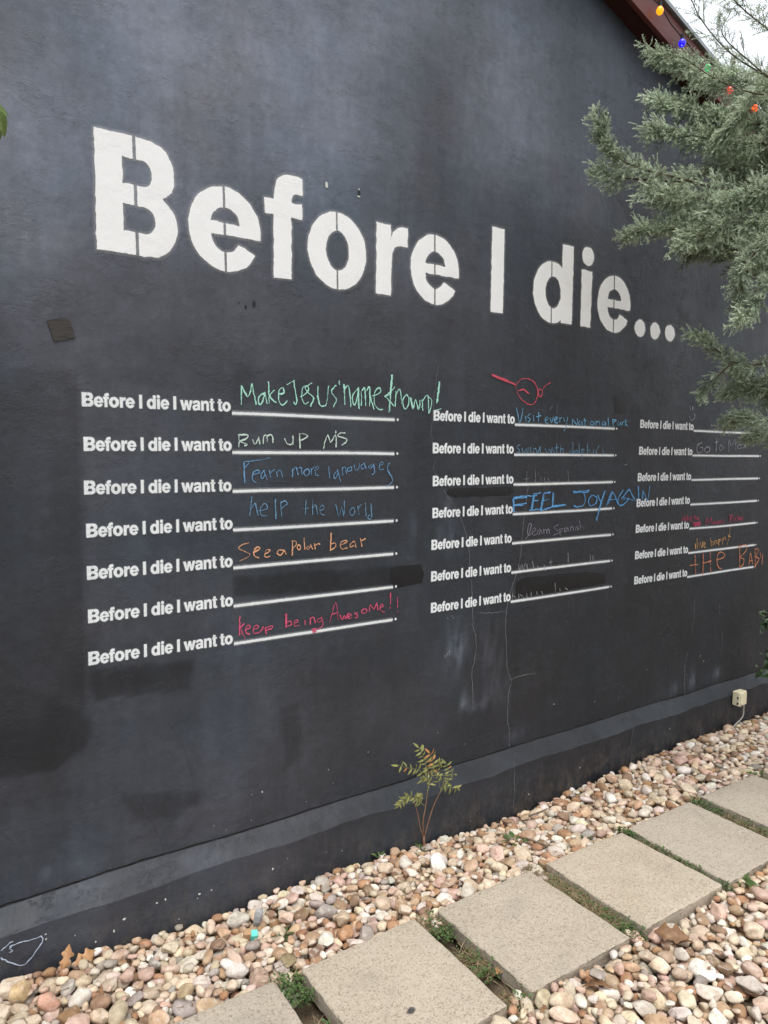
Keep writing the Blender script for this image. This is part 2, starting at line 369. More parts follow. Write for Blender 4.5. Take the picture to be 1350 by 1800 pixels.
def resample(loop, step):
    out = []
    for i, p in enumerate(loop):
        q = loop[(i+1) % len(loop)]; L = math.dist(p, q); k = max(1, int(L/step))
        for j in range(k): out.append((p[0]+(q[0]-p[0])*j/k, p[1]+(q[1]-p[1])*j/k))
    return out
def glyph_mesh(name, step=26, jit=0., seed=0):
    """flat triangulated glyph with its stencil bridge cut out: verts (n,2), tris"""
    loops, br = G[name]
    loops = [resample(l, step) for l in loops]
    if jit: loops = [[(x+jit*noise.noise(Vector((x*.02+seed, y*.02, 0)))+.45*jit*noise.noise(Vector((x*.09, y*.09, seed))), y+jit*noise.noise(Vector((x*.02, y*.02, 9+seed)))) for x, y in l] for l in loops]
    tris = tessellate_polygon([[Vector((x, y, 0)) for x, y in l] for l in loops])
    P = [p for l in loops for p in l]
    bm = bmesh.new(); vs = [bm.verts.new((x, y, 0)) for x, y in P]
    for t in tris:
        try: bm.faces.new([vs[i] for i in t])
        except ValueError: pass
    if br:
        for s in (-1, 1):
            bmesh.ops.bisect_plane(bm, geom=bm.verts[:]+bm.edges[:]+bm.faces[:], plane_co=(br[0]+s*br[1]/2, 0, 0), plane_no=(1, .02, 0), dist=.01)
        dead = [f for f in bm.faces if abs(f.calc_center_median().x+.02*f.calc_center_median().y-br[0]) < br[1]/2]
        bmesh.ops.delete(bm, geom=dead, context='FACES')
    bmesh.ops.triangulate(bm, faces=bm.faces[:])
    bmesh.ops.delete(bm, geom=[v for v in bm.verts if not v.link_faces], context='VERTS')
    bm.verts.index_update()
    V = np.array([v.co[:2] for v in bm.verts]); F = np.array([[v.index for v in f.verts] for f in bm.faces]); bm.free()
    a = V[F]; ar = np.cross(a[:, 1]-a[:, 0], a[:, 2]-a[:, 0]); F[ar < 0] = F[ar < 0][:, ::-1]
    return V, F
def halo(V, F, w_out, w_in=0.):
    """adds an overspray rim: V (n,2) metres, returns V, tris, quads, cov"""
    ed = {}
    for t in F:
        for i in range(3): ed.setdefault((min(t[i], t[(i+1) % 3]), max(t[i], t[(i+1) % 3])), []).append((t[i], t[(i+1) % 3]))
    bd = [e[0] for e in ed.values() if len(e) == 1]
    nr = {}
    for a, b in bd:
        d = V[b]-V[a]; L = np.linalg.norm(d)+1e-12; n = np.array([d[1], -d[0]])/L
        nr.setdefault(a, []).append(n); nr.setdefault(b, []).append(n)
    idx = {}; NV = [tuple(v) for v in V]; cov = [1.]*len(V)
    for k, l in nr.items():
        n = np.mean(l, 0); n /= max(np.linalg.norm(n), .45)
        idx[k] = len(NV); NV.append(tuple(V[k]+n*w_out)); cov.append(0.)
    Q = [(a, idx[a], idx[b], b) for a, b in bd]
    return np.array(NV), F, np.array(Q), np.array(cov)
GM = {k: glyph_mesh(k) for k in G}
def put_flat(name, P2, Fs, cov, y, mat, parent, label=None, tint=None):
    """P2 (x, z) on the wall face; rim vertices lie a hair nearer the wall"""
    V = np.stack([P2[:, 0], y+.0006*(1-np.clip(cov, 0, 1)), P2[:, 1]], 1)
    at_ = {'cov': cov}
    if tint is not None: at_['tint'] = np.tile(np.array(tint, np.float32), (len(V), 1))
    return link(name, mesh_np(name, V, Fs, at_), mat, parent, label)

TB, TC = 2.179, 2.543; TS = (TC-TB)/720
title = [('B', 167, 310, 330), ('e', 331.5, 456.8, 410), ('f', 464.8, 531, 400), ('o', 541, 642.6, 445), ('r', 660.8, 715.5, 460), ('e', 721.7, 805.6, 480), ('I', 863.2, 885, 480),
         ('d', 937, 1006.2, 510), ('i', 1020.3, 1039, 530), ('i_dot', 1023.4, 1043, 455), ('e', 1050, 1107.3, 535), ('.', 1115, 1133.2, 576), ('.', 1142.9, 1159.6, 581), ('.', 1168.8, 1185.4, 585)]
for k, (g, ul, ur, v) in enumerate(title):
    V, F = glyph_mesh(g, 22, 7., k*3.3+1)
    xl = wxz(ul, v)[0]; xr = wxz(ur, v)[0]
    x0, x1 = V[:, 0].min(), V[:, 0].max()
    P = np.stack([xl+(V[:, 0]-x0)*(xr-xl)/(x1-x0), TB+V[:, 1]*TS], 1)
    if g == '.': P[:, 1] += (wxz(ul, v)[1]-TB-76*TS)*.6
    P2, T3, Q4, cov = halo(P, F, .015)
    put_flat('dot' if g == '.' else 'letter', P2, [T3, Q4], cov, -.0022, M_TITLE, WALL)

# the repeated prompt: one shared mesh, individually placed
PV = []; PF = []; x = 0; nb = 0
for ch in 'Before I die I want to':
    if ch == ' ': x += 225; continue
    for gname in ([ch, 'i_dot'] if ch == 'i' else [ch]):
        V, F = GM[gname]; PV.append(V+np.array([x, 0])); PF.append(F+nb); nb += len(V)
    x += ADV[ch]-22
PV = np.concatenate(PV); PF = np.concatenate(PF); PV[:, 0] -= PV[:, 0].min()
PS_X = .4935/PV[:, 0].max(); PS_Z = .0425/720
P = PV*np.array([PS_X, PS_Z])
P2, T3, Q4, cov = halo(P, PF, .0045)
PROMPT_ME = mesh_np('prompt_text', np.stack([P2[:, 0], -.002+.0006*(1-cov), P2[:, 1]], 1), [T3, Q4], {'cov': cov})
PROMPT_ME.materials.append(M_SPRAY)
col_x = [(.516, 1.014, 1.738), (1.922, 2.402, 3.140), (3.331, 3.826, 4.571)]
rows = [1.683, 1.5445, 1.406, 1.2675, 1.1295, .9905, .852]
tweak = random.Random(3)
for ci, (xt, xs, xe) in enumerate(col_x):
    for ri, z in enumerate(rows):
        if ci == 2: z = 1.407+(z-1.407)*1.022
        o = bpy.data.objects.new('prompt_text', PROMPT_ME); COL.objects.link(o); o.parent = WALL
        o.location = Vector((xt+tweak.uniform(-.003, .003), 0, z+.0035+tweak.uniform(-.0015, .0015)))-HOUSE.location-WALL.location
        o.rotation_euler = (0, tweak.uniform(-.006, .006)-.004, 0); o.scale = ((xs-xt)/.497, 1, 1)
        # answer line with its little full stop
        n = 40; t = np.linspace(0, 1, n); X = xs+(xe-xs-.018)*t
        Z = z+np.array([noise.noise(Vector((q*3, ri*7, ci*5)))*.0016 for q in X])+(.0015*np.sin(t*3))*tweak.uniform(-1, 1)
        hw = .0033
        prof = [(-hw-.009, 0.), (-hw, 1.), (hw, 1.), (hw+.011, 0.)]
        L = np.concatenate([np.stack([X, Z+d], 1) for d, _ in prof]); cv = np.concatenate([np.full(n, c_) for _, c_ in prof])
        F = [(k*n+i, k*n+i+1, (k+1)*n+i+1, (k+1)*n+i) for k in range(3) for i in range(n-1)]
        c0 = ell(xe-.003, z+.001, .0038, .0042, 0, 360, 12)[:-1]; c1 = ell(xe-.003, z+.001, .009, .009, 0, 360, 12)[:-1]
        b = len(L); L = np.concatenate([L, [(xe-.003, z+.001)], c0, c1]); cv = np.concatenate([cv, [1.], np.ones(12), np.zeros(12)])
        T3 = [(b, b+1+i, b+1+(i+1) % 12) for i in range(12)]
        F += [(b+1+i, b+13+i, b+13+(i+1) % 12, b+1+(i+1) % 12) for i in range(12)]
        put_flat('answer_line', L, [np.array(F), np.array(T3)], cv, -.0021, M_LINE, WALL)

# ------------------------------------------------------------------ chalk handwriting, cracks, touch-ups (traced, then laid on the wall at real size)
def ribbon(strokes, width, y, jit=.0012, smooth=3, plane=0.):
    V = []; F = []; C = []
    for s in strokes:
        w = width
        pts = [np.array(wxz(u, v, plane)) for u, v in s]
        if len(pts) > 2: pts = spline(pts, smooth)
        # even spacing
        Q = [pts[0]]
        for a, b in zip(pts[:-1], pts[1:]):
            k = max(1, int(np.linalg.norm(b-a)/.008))
            Q += [a+(b-a)*(i+1)/k for i in range(k)]
        Q = np.array(Q); n = len(Q)
        if n < 2: continue
        d = np.gradient(Q, axis=0); d /= np.linalg.norm(d, axis=1)[:, None]+1e-9; nn = np.stack([-d[:, 1], d[:, 0]], 1)
        Q = Q+rng.normal(0, jit, Q.shape)*.6
        ww = w*(1+.25*rng.normal(0, 1, n)).clip(.5, 1.5); press = rng.uniform(.85, 1.1)
        b0 = len(V)*0+sum(len(x_) for x_ in V)
        V.append(np.concatenate([Q-nn*ww[:, None], Q, Q+nn*ww[:, None]])); C.append(np.concatenate([np.zeros(n), (press*(.98+.10*np.convolve(rng.normal(0, 1, n+4), np.ones(5)/5**.5, 'valid'))).clip(.7, 1.15), np.zeros(n)]))
        for k in range(2):
            for i in range(n-1): F.append((b0+k*n+i, b0+k*n+i+1, b0+(k+1)*n+i+1, b0+(k+1)*n+i))
    return np.concatenate(V), np.array(F), np.concatenate(C)
def zone(ox, oy, s, strokes): return [[(ox+x/s, oy+y/s) for x, y in st] for st in strokes]
def S(txt):
    """strokes as 'x,y x,y; x,y ...'"""
    return [[tuple(float(q) for q in p.split(',')) for p in st.split()] for st in txt.strip().split(';') if st.strip()]
def lin(r, g, b): return tuple(((c/255)/12.92 if c/255 <= .04045 else ((c/255+.055)/1.055)**2.4) for c in (r, g, b))
CH_N = [0]
def chalk(z, txt, color, width=.0042, label=None, y0=-.0034, plane=0., name='chalk_writing', parent=None):
    width *= 1.18 if z[0] < 700 else 1.36; g_ = sum(color)/3; color = tuple(min(255, (c*.86+g_*.14)*.97+14) for c in color)
    st = zone(*z, S(txt)) if isinstance(txt, str) else txt
    # one mesh for each written word: strokes are gathered until a clear gap follows
    ext = sorted([(min(wxz(*p, plane)[0] for p in q), max(wxz(*p, plane)[0] for p in q), q) for q in st], key=lambda e: e[0])
    words = []; end = -99
    for a, b, q in ext:
        if a-end > (.022 if 'word' in (label or 'word') or 'strokes' in label or 'marks' in label else 9): words.append([])
        words[-1].append(q); end = max(end, b)
    if label and ' words' in label: nm, lb = 'chalk_word', label.split(' words')[0]+' chalk word'.replace(' chalk', '') 
    else: nm, lb = (name if name != 'chalk_writing' else 'chalk_mark'), label
    for w_ in words:
        P2, F, cov = ribbon(w_, width, 0, plane=plane); CH_N[0] += 1
        put_flat(nm, P2, [F], cov, plane+y0-.00002*CH_N[0], M_CHALK, parent or WALL, lb, lin(*color))
Z5 = (400, 650, 3.4615); Z6 = (400, 850, 3.4615); Z7 = (740, 640, 3.4615); Z8 = (740, 860, 3.4615); Z3 = (1090, 680, 5.0)
mint = '''82,215 82,95;82,95 122,165 147,85;147,85 172,212;225,140 190,165 188,205 205,205 225,150;222,135 240,210;247,70 252,205;285,125 252,160 295,200;
310,150 340,140 335,110 310,125 310,185 330,215 362,190;358,90 405,65;400,65 408,120 420,190 410,212 400,195;440,165 490,130 480,95 455,110 448,160 465,205 490,195;
512,80 470,110 495,145 522,175 500,225;548,100 550,185 570,222 600,205 612,95;660,95 630,125 640,155 660,185 640,228;678,65 678,95;
705,90 712,215;708,90 713,210;710,120 730,95 742,150 748,228;790,115 762,150 760,200 775,210 793,130;795,105 798,240;792,110 796,235;812,130 812,220;815,130 832,110 838,220;845,130 862,105 862,225;
862,150 875,200 890,240;880,160 925,140 925,110 895,130 890,200 915,240 942,242;997,30 988,140 980,260;1000,30 984,255;1015,105 960,160;955,160 1010,220;950,165 985,140;955,168 985,148;1022,130 1018,225;1022,150 1045,120 1060,210;
1085,150 1065,180 1072,235 1095,225 1100,175 1085,150;1108,165 1125,240 1140,180 1160,245 1170,185;1112,170 1128,235;1180,180 1185,250;1185,190 1215,155 1222,270;1215,160 1240,190 1225,265;1285,70 1270,205;1288,75 1274,200;1265,245 1298,240'''
chalk(Z5, mint, (158, 222, 200), .0052, "mint green chalk words Make Jesus' name known!")
chalk(Z5, '''65,395 68,470;62,398 115,395 118,415 75,435;75,435 120,455 100,460;150,425 165,455 185,420;185,410 195,455;215,450 218,405 235,400 240,440;235,405 265,395 275,445;345,415 365,455 395,445 395,400;395,405 397,455;
435,390 440,480;430,390 475,392 480,410 440,430;580,480 605,395 625,440 655,395 658,470;655,370 652,385;712,385 680,385 672,405 720,420 718,440 690,460''', (190, 212, 198), .0046, "pale green chalk words Run up M's")
chalk(Z5, '''95,560 100,690;98,560 104,685;130,565 100,600;95,560 180,550 255,535;148,640 190,625 185,610 155,625 150,670 175,688;225,610 200,640 205,665 225,640;215,610 240,670;252,610 258,655;255,630 285,605;295,620 300,650;298,625 318,610 332,655;
392,655 395,600;395,610 415,595 425,640;428,600 445,595 450,640;475,605 460,625 475,645 495,630 490,605 475,605;505,600 508,640;508,610 525,590;530,615 552,600 545,585 530,600 535,640 552,640;612,585 618,660;670,610 645,640 650,665 670,630;665,605 685,680;
695,590 698,640;698,600 712,590 722,635;750,590 730,600 730,620 752,610;750,585 752,615;768,575 775,610 795,600 800,570;828,570 810,585 815,605 835,585;828,565 842,605;875,575 855,590 870,600 885,580;885,570 892,620 875,640;920,580 945,575 940,560 925,570 922,605 945,605;985,565 970,590 975,620 995,650 1000,680 965,710''', (92, 140, 182), .0038, 'blue chalk words learn more languages')
chalk(Z6, '''145,80 132,195;135,160 165,120 175,160 185,195;190,165 240,150 225,120 200,145 200,190 235,195;288,95 292,215;322,110 325,200;320,115 350,105 358,125 325,150;475,100 470,190;450,152 492,150;515,95 515,190;515,150 535,130 545,185;560,165 585,150 575,130 560,150 565,185 588,190;
655,125 675,200 690,140 705,200 708,105;755,145 740,170 750,195 770,180 768,150 755,145;790,135 795,190;792,150 812,125;835,115 840,200;870,120 875,200;865,190 850,205 865,218 878,195''', (92, 138, 172), .0038, 'blue chalk words help the World')
chalk(Z6, '''130,360 90,370 65,395 120,420 130,440 72,472;155,420 195,395 180,385 160,405 160,440 190,452;225,430 255,410 245,400 228,410 228,445 258,442;340,405 310,405 298,425 320,435 342,410;342,400 355,430;392,345 392,440;392,350 412,350 415,375 392,390;430,370 420,390 432,402 442,385 430,370;462,330 468,400;500,375 480,385 485,400 505,380;502,370 515,400;
525,365 530,400;528,380 545,365 560,370;628,300 622,410;622,370 650,360 655,380 625,405;680,375 725,355 715,345 685,360 690,395 725,390;770,350 745,365 745,385 768,375;770,348 780,390;805,330 815,385;808,350 838,335''', (226, 158, 112), .0042, 'orange chalk words See a polar bear')
chalk(Z6, '''72,805 70,925;70,885 100,850;75,880 105,945;105,890 135,875 125,860 110,875 110,905 135,915;150,890 185,875 175,860 155,875 158,910 190,905;195,905 215,870;225,875 235,915;228,875 270,865 265,880 232,895;350,790 352,875;356,790 357,872;352,850 378,835 385,855 355,870;400,850 425,840 418,828 402,840 405,865 435,862;468,830 470,860;498,815 502,860;500,825 520,810 530,850;570,815 545,825 550,845 572,830;570,812 578,860 545,885;
618,845 655,720 670,830;635,795 672,780;680,795 695,825 708,800 718,825 728,790;725,810 750,800 742,790 728,800 735,820 755,815;790,785 768,790 785,800 790,812 772,815;825,760 812,780 830,790 845,770 825,760;860,780 865,735 890,765 905,725 912,770;920,760 945,745 938,735 925,745 932,775 955,778;990,665 988,735;986,750 988,758;1030,690 1032,752;1032,772 1033,780;510,885 540,880 515,905 540,895;512,895 538,888''', (214, 72, 108), .0042, 'pink chalk words keep being Awesome!!')
chalk(Z7, '''428,65 475,85 530,105 572,125;430,70 480,92 535,112 572,128;426,62 470,78 525,98;575,130 600,95 635,88 680,105 705,150 705,200 680,245 640,240 600,205 580,165 575,130;590,165 620,155 655,180;718,150 735,165 730,195 715,195 712,165 718,150;735,160 755,130 785,112''', (206, 72, 88), .0050, 'red chalk doodle of a round face with a long stick', name='chalk_drawing')
chalk(Z7, '''578,265 598,355 618,270;632,315 636,350;662,300 645,320 662,335 648,355;680,310 683,350;712,290 712,350;698,320 728,315;752,345 772,330 760,322 752,335 757,360 772,358;780,325 792,355 802,320;808,345 828,330 818,322 808,340 815,358 830,355;838,325 842,355;840,335 855,325;862,325 872,350;888,320 880,380 865,408;
918,375 918,335 948,372 948,330;965,345 955,360 965,372 975,350 980,375;992,330 995,375;982,345 1005,342;1015,345 1018,375;1035,348 1028,362 1040,372 1050,358 1035,348;1060,348 1062,375;1062,355 1078,348 1085,375;1110,348 1098,362 1110,372 1118,350 1122,378;1135,325 1138,375;1162,335 1165,380;1162,338 1185,340 1165,358;1200,348 1190,365 1202,372 1210,352 1214,375;1220,350 1222,375;1222,355 1235,350;1240,335 1240,378;1252,345 1240,360 1252,378''', (100, 165, 205), .0042, 'blue chalk words Visit every National Park')
chalk(Z7, '''600,490 578,505 598,525 578,545;610,510 622,545 635,515 645,545 650,505;662,505 664,540;680,545 682,515 698,520 705,545 722,500 722,545;752,515 765,545 778,515 788,545 795,505;805,515 807,545;822,485 822,545;812,510 835,508;845,490 845,545;845,525 860,512 864,545;915,520 902,535 912,548 920,535;920,475 922,548;938,525 932,540 945,545 948,528 938,525;958,480 960,545;975,515 976,580;976,520 992,520 978,540;1008,480 1008,545;1008,530 1022,520 1026,545;1045,520 1046,545;1062,520 1063,545;1065,525 1080,495;1108,505 1098,525 1110,535 1098,550''', (98, 142, 172), .0034, 'faint blue chalk words Swim with dolphins')
chalk(Z7, '''640,650 638,720;620,700 655,695;692,640 692,718;725,690 728,718;750,690 745,715 760,715;890,645 893,718;770,695 775,715;780,280 795,258;822,245 825,305;830,700 832,716''', (120, 126, 132), .0030, 'rubbed out grey chalk strokes')
chalk(Z8, '''560,50 565,140;556,55 560,138;560,50 630,42 700,38;560,56 640,50;560,95 640,85;556,100 620,94;680,35 665,130;686,36 672,128;680,30 725,22;672,75 715,65;655,128 725,120;740,30 722,130;746,32 728,128;740,25 785,18;735,70 775,60;722,130 790,110;800,20 795,110;804,22 799,106;780,112 880,95;790,104 870,92;920,15 1020,10;925,22 1010,18;985,15 995,60 985,95 950,108 925,100;
1040,35 1015,65 1025,100 1060,85 1065,50 1040,35;1070,35 1090,75;1117,8 1100,60 1080,130 1065,195;1112,12 1096,62 1076,128 1062,188;1125,100 1160,15 1195,90;1130,98 1160,22;1135,65 1185,60''', (84, 152, 212), .0056, 'bold blue chalk words FEEL JOY AGAIN')
chalk(Z7, '1228,765 1195,820 1205,860 1240,845 1262,815;1225,825 1264,815', (84, 152, 212), .0056, 'bold blue chalk letter G')
chalk(Z3, '5,985 40,940 75,905 100,950 125,990;20,965 60,985 130,1000;158,870 160,990;152,872 156,985;185,990 195,905 235,1000 255,870;190,985 199,915', (84, 146, 202), .0056, 'bold blue chalk letters AIN')
chalk(Z8, '''630,300 645,285 668,220 655,210 645,250 650,280 668,270;670,265 695,245 685,235 672,255 680,280 700,270;720,240 705,260 715,275 725,245 735,272;742,240 745,270;744,250 758,240;760,245 762,272;762,250 774,242 778,270;835,215 805,230 825,250 832,265 800,280;838,240 845,285;840,245 858,240 845,262;880,230 868,245 878,258 888,235 895,255;905,225 908,255;908,235 920,225 925,252;935,225 938,250;955,220 942,232 955,240 945,252;960,190 968,250;965,235 978,222 984,245''', (132, 126, 142), .0032, 'grey chalk words learn Spanish')
chalk(Z8, '''588,460 600,490 608,455 618,490 630,450;640,455 645,490;675,435 680,480;680,465 692,478;705,465 710,480;745,460 748,495;785,420 785,470;775,445 795,440;890,385 892,450;1025,400 1027,440;1042,400 1044,440;555,610 552,665;552,640 570,660;590,635 592,660;600,640 620,655;640,630 642,660;665,620 668,650;700,620 702,640;730,620 735,640;812,570 815,625;840,600 845,620;870,600 890,610''', (150, 150, 150), .0028, 'broken white chalk strokes left from wiped words')
chalk(Z3, '608,165 610,205;632,165 632,205;605,255 615,290 635,292 652,260 645,235', (150, 165, 182), .0040, 'small grey chalk smiley face', name='chalk_drawing')
chalk(Z3, '''715,490 675,510 668,560 690,582 720,560 718,535 695,535;755,530 735,555 755,578 782,560 775,530 755,530;840,450 838,570;825,490 858,480;880,510 865,540 880,560 902,535 880,510;948,570 952,465 975,520 1005,460 1012,560;1040,505 1025,535 1050,545 1060,515 1040,505;1075,500 1100,540;1100,505 1070,545''', (150, 150, 156), .0044, 'grey chalk words Go to Mex')
chalk(Z3, '180,680 190,700;210,680 215,700;230,680 232,730;200,690 204,705;660,795 720,785;750,788 800,778', (92, 88, 88), .0030, 'faint grey chalk marks')
chalk(Z3, '''545,1140 545,1180;560,1130 560,1180;538,1160 565,1155;572,1140 574,1178;588,1125 588,1175;602,1145 590,1155 604,1172;610,1160 625,1150 612,1145 612,1172 628,1168;650,1125 652,1170;640,1145 662,1142;675,1145 668,1160 680,1165 686,1148 675,1145;630,1195 700,1185 630,1210 705,1195 640,1222 700,1210 655,1225;748,1220 755,1150 775,1195 795,1145 798,1210;820,1180 808,1195 818,1208 828,1185 832,1208;855,1175 842,1190 858,1205;878,1170 865,1188 880,1200;888,1170 890,1195 905,1190 905,1165;960,1120 962,1185;955,1125 985,1130 965,1155;992,1145 994,1180;1015,1145 1005,1165 1018,1178;1030,1125 1032,1178;1032,1158 1045,1150 1048,1175;1055,1140 1058,1172 1070,1165 1070,1130''', (176, 58, 88), .0046, 'pink chalk words Hike to Maccu Pichu')
chalk(Z3, '''655,1375 658,1425;670,1330 672,1425;688,1370 692,1415;700,1365 712,1415 722,1360;728,1390 745,1375 735,1365 728,1380 735,1410 748,1405;790,1325 795,1400;795,1370 808,1355 812,1395;835,1345 822,1365 832,1385 842,1350 848,1380;855,1340 862,1395;858,1342 878,1340 862,1365;888,1330 895,1385;890,1330 908,1330 895,1352;915,1315 925,1345;960,1235 955,1310 935,1385;940,1305 965,1320''', (206, 152, 88), .0046, 'yellow orange chalk words ilive happy')
chalk(Z3, '''652,1475 658,1650;605,1570 680,1560;725,1465 722,1650;785,1440 790,1640;720,1550 795,1530;838,1520 900,1500 910,1470 880,1450 850,1480 848,1560 870,1595 890,1590;1045,1420 1045,1585;1030,1410 1100,1385 1105,1430 1050,1500 1080,1510 1075,1560 1045,1585;1125,1565 1140,1460 1158,1560;1130,1530 1160,1525;1180,1420 1182,1590;1180,1425 1215,1430 1185,1490 1215,1510 1185,1570;1225,1460 1235,1510;1248,1465 1240,1560''', (206, 122, 82), .0056, 'orange chalk words tHe BABY')
chalk((0, 1560, 4.5), '0,495 40,465 75,435 100,418;70,470 95,460 75,480 100,490 75,505;70,465 150,430 240,410 310,382 335,395 325,440 280,500 200,600 140,605 60,580 0,550', (176, 190, 212), .0034, 'pale chalk heart shape low on the wall', plane=-.062, name='chalk_drawing', parent=PLINTH)

# hairline cracks
M_CRACK2 = paint_material('faint hairline crack', (.075, .078, .085), 120, -.1, 1.0, .9, .3)
def crack(strokes, w, plane=0., parent=None, mat=None):
    for st in strokes:
        P2, F, cov = ribbon([st], w, 0, jit=.0028, plane=plane)
        put_flat('crack', P2, [F], cov, plane-.0017, mat or M_CRACK, parent or WALL)
ZC = (750, 850, 3.6); ZR = (1150, 1050, 6.0); ZL = (0, 1200, 2.0)
crack(zone(740, 640, 3.4615, S('105,0 80,200 62,400 68,480;85,590 78,650 130,740')), .0016)
crack(zone(*ZC, S('110,40 125,80 180,150 220,230 245,310 265,420 275,520;280,600 285,680 290,800 292,900 310,970 308,1060 300,1130 285,1200 292,1320 292,1430')), .0026)
crack(zone(*ZC, S('640,20 620,180 605,300 595,440 570,560 530,680 505,800 498,900 505,1080 508,1180 535,1250 515,1340 510,1480 522,1580 520,1680;535,1240 600,1215 690,1200;320,815 400,820 500,806')), .0024)
crack(zone(*ZR, S('430,0 418,130 420,230 400,300 395,400;350,580 320,700 315,900 318,1040;690,70 685,150 692,185;720,380 712,560')), .0026)
crack(zone(*ZL, S('475,385 530,480 560,540 582,600;575,120 630,190 660,270 680,340;10,520 60,590 110,680;1020,0 1045,180 1050,330')), .0024, mat=M_CRACK2)
crack(zone(675, 1200, 2.0, S('457,280 458,380 452,460;878,150 870,200 852,280')), .0022, -.062, PLINTH)
crack([[(705, 350), (706, 470)], [(1039, 290), (1040, 410)], [(1030, 360), (1028, 395)]], .0015)

rs_l = random.Random(8)
def edge_run(x0, x1, dz, w, mat, y=-.0019):
    n = int((x1-x0)/.02)+2; X = np.linspace(x0, x1, n); Z = np.array([zl_t(q)+dz+.004*noise.noise(Vector((q*17, 2, 5))) for q in X]); W_ = w*(1+.6*np.array([noise.noise(Vector((q*23, 9, 1))) for q in X]))
    P2 = np.concatenate([np.stack([X, Z-W_], 1), np.stack([X, Z], 1), np.stack([X, Z+W_], 1)]); cv = np.concatenate([np.zeros(n), np.ones(n), np.zeros(n)])
    F = [(k*n+i, k*n+i+1, (k+1)*n+i+1, (k+1)*n+i) for k in range(2) for i in range(n-1)]
    put_flat('crack', P2, [np.array(F)], cv, y, mat, WALL)
edge_run(-.3, 5.4, .006, .0045, M_FRESH)
for x0, x1 in ((.32, .55), (.80, 1.25), (1.33, 1.72), (2.0, 2.3), (2.45, 2.9), (3.1, 3.6)): edge_run(x0, x1, .011, .003, M_CRACK2, -.0025)

# touch-up patches of fresh black paint
def patch(strokes, w, name='touch_up_patch'):
    P2, F, cov = ribbon(strokes, w, 0, jit=.003, smooth=2)
    put_flat(name, P2, [F], np.clip(cov*2.2, 0, 1), -.0014, M_FRESH, WALL)
M_REPAINT = paint_material('older black repaint', (.0195, .0195, .0205), 25, 0., 1.3, .5, .25, .35)
def patch_poly(poly, mat=None, rim=.012):
    P = np.array([wxz(u, v) for u, v in poly]); loop = resample([tuple(p) for p in P], .03)
    loop = [(x+noise.noise(Vector((x*30, z*30, 0)))*.004, z+noise.noise(Vector((x*30, z*30, 5)))*.004) for x, z in loop]
    T = np.array(tessellate_polygon([[Vector((x, z, 0)) for x, z in loop]])); V = np.array(loop)
    a = V[T]; ar = np.cross(a[:, 1]-a[:, 0], a[:, 2]-a[:, 0]); T[ar < 0] = T[ar < 0][:, ::-1]
    P2, T3, Q4, cov = halo(V, T, rim)
    put_flat('touch_up_patch', P2, [T3, Q4], cov, -.0013 if mat is None else -.0009, mat or M_FRESH, WALL)
patch_poly([(790, 862), (900, 858), (902, 864), (895, 868), (800, 871), (785, 868)])
patch_poly([(908, 1026), (920, 1018), (1030, 1008), (1063, 1011), (1064, 1023), (958, 1041), (908, 1047)])
patch_poly([(1081, 695), (1106, 692), (1104, 710), (1098, 724), (1082, 724)])
patch_poly([(690, 1000), (738, 995), (743, 1008), (740, 1022), (696, 1030), (688, 1018)])

# chips, specks and spatter
def specks(items, plane, parent, mat=M_SPECK, name='paint_chip'):
    V = []; F = []; C = []; b = 0
    for u, v, r, asp in items:
        x, z = wxz(u, v, plane); k = 9
        pts = [(x+r*math.cos(6.283*i/k)*random.uniform(.7, 1.2), z+r*asp*math.sin(6.283*i/k)*random.uniform(.7, 1.2)) for i in range(k)]
        V += [(x, z)]+pts; C += [1]+[1]*k; F += [(b, b+1+i, b+1+(i+1) % k) for i in range(k)]; b += k+1
    put_flat(name, np.array(V), [np.array(F)], np.array(C, float), plane-.0019, mat, parent)
specks([(573.5, 325, .0075, 1.7)], 0, WALL)
specks([(630.5, 333, .0035, 1.2), (630, 345.5, .007, .5)], 0, WALL)
specks([(631, 339.5, .0075, 1.25)], 0, WALL, M_FRESH, 'anchor_hole')
specks([(446, 534, .0075, 1.7), (431.5, 540, .005, 1.5), (420, 532, .004, .6)], 0, WALL, M_FRESH, 'anchor_hole')
sp = [(random.uniform(350, 1250), 0, random.uniform(.0012, .003), random.uniform(.7, 1.6)) for _ in range(20)]
specks([(u, 1600-.33*u+random.uniform(-70, -10), r, a) for u, _, r, a in sp], 0, WALL)
sp = [(random.uniform(20, 1250), 0, random.uniform(.0014, .0034), random.uniform(.6, 1.8)) for _ in range(18)]
specks([(u, 1700-.325*u+random.uniform(-40, 20), r, a) for u, _, r, a in sp]+[(218, 1615, .006, .7), (200, 1636, .003, 2), (168, 1655, .003, 1), (350, 1571, .005, .8)], -.062, PLINTH)
specks([(u+random.uniform(-6, 6), v+random.uniform(-5, 5), random.uniform(.001, .0022), 1) for u, v in [(785, 1150)]*8+[(790, 1085)]*6+[(1100, 820)]*5], 0, WALL)

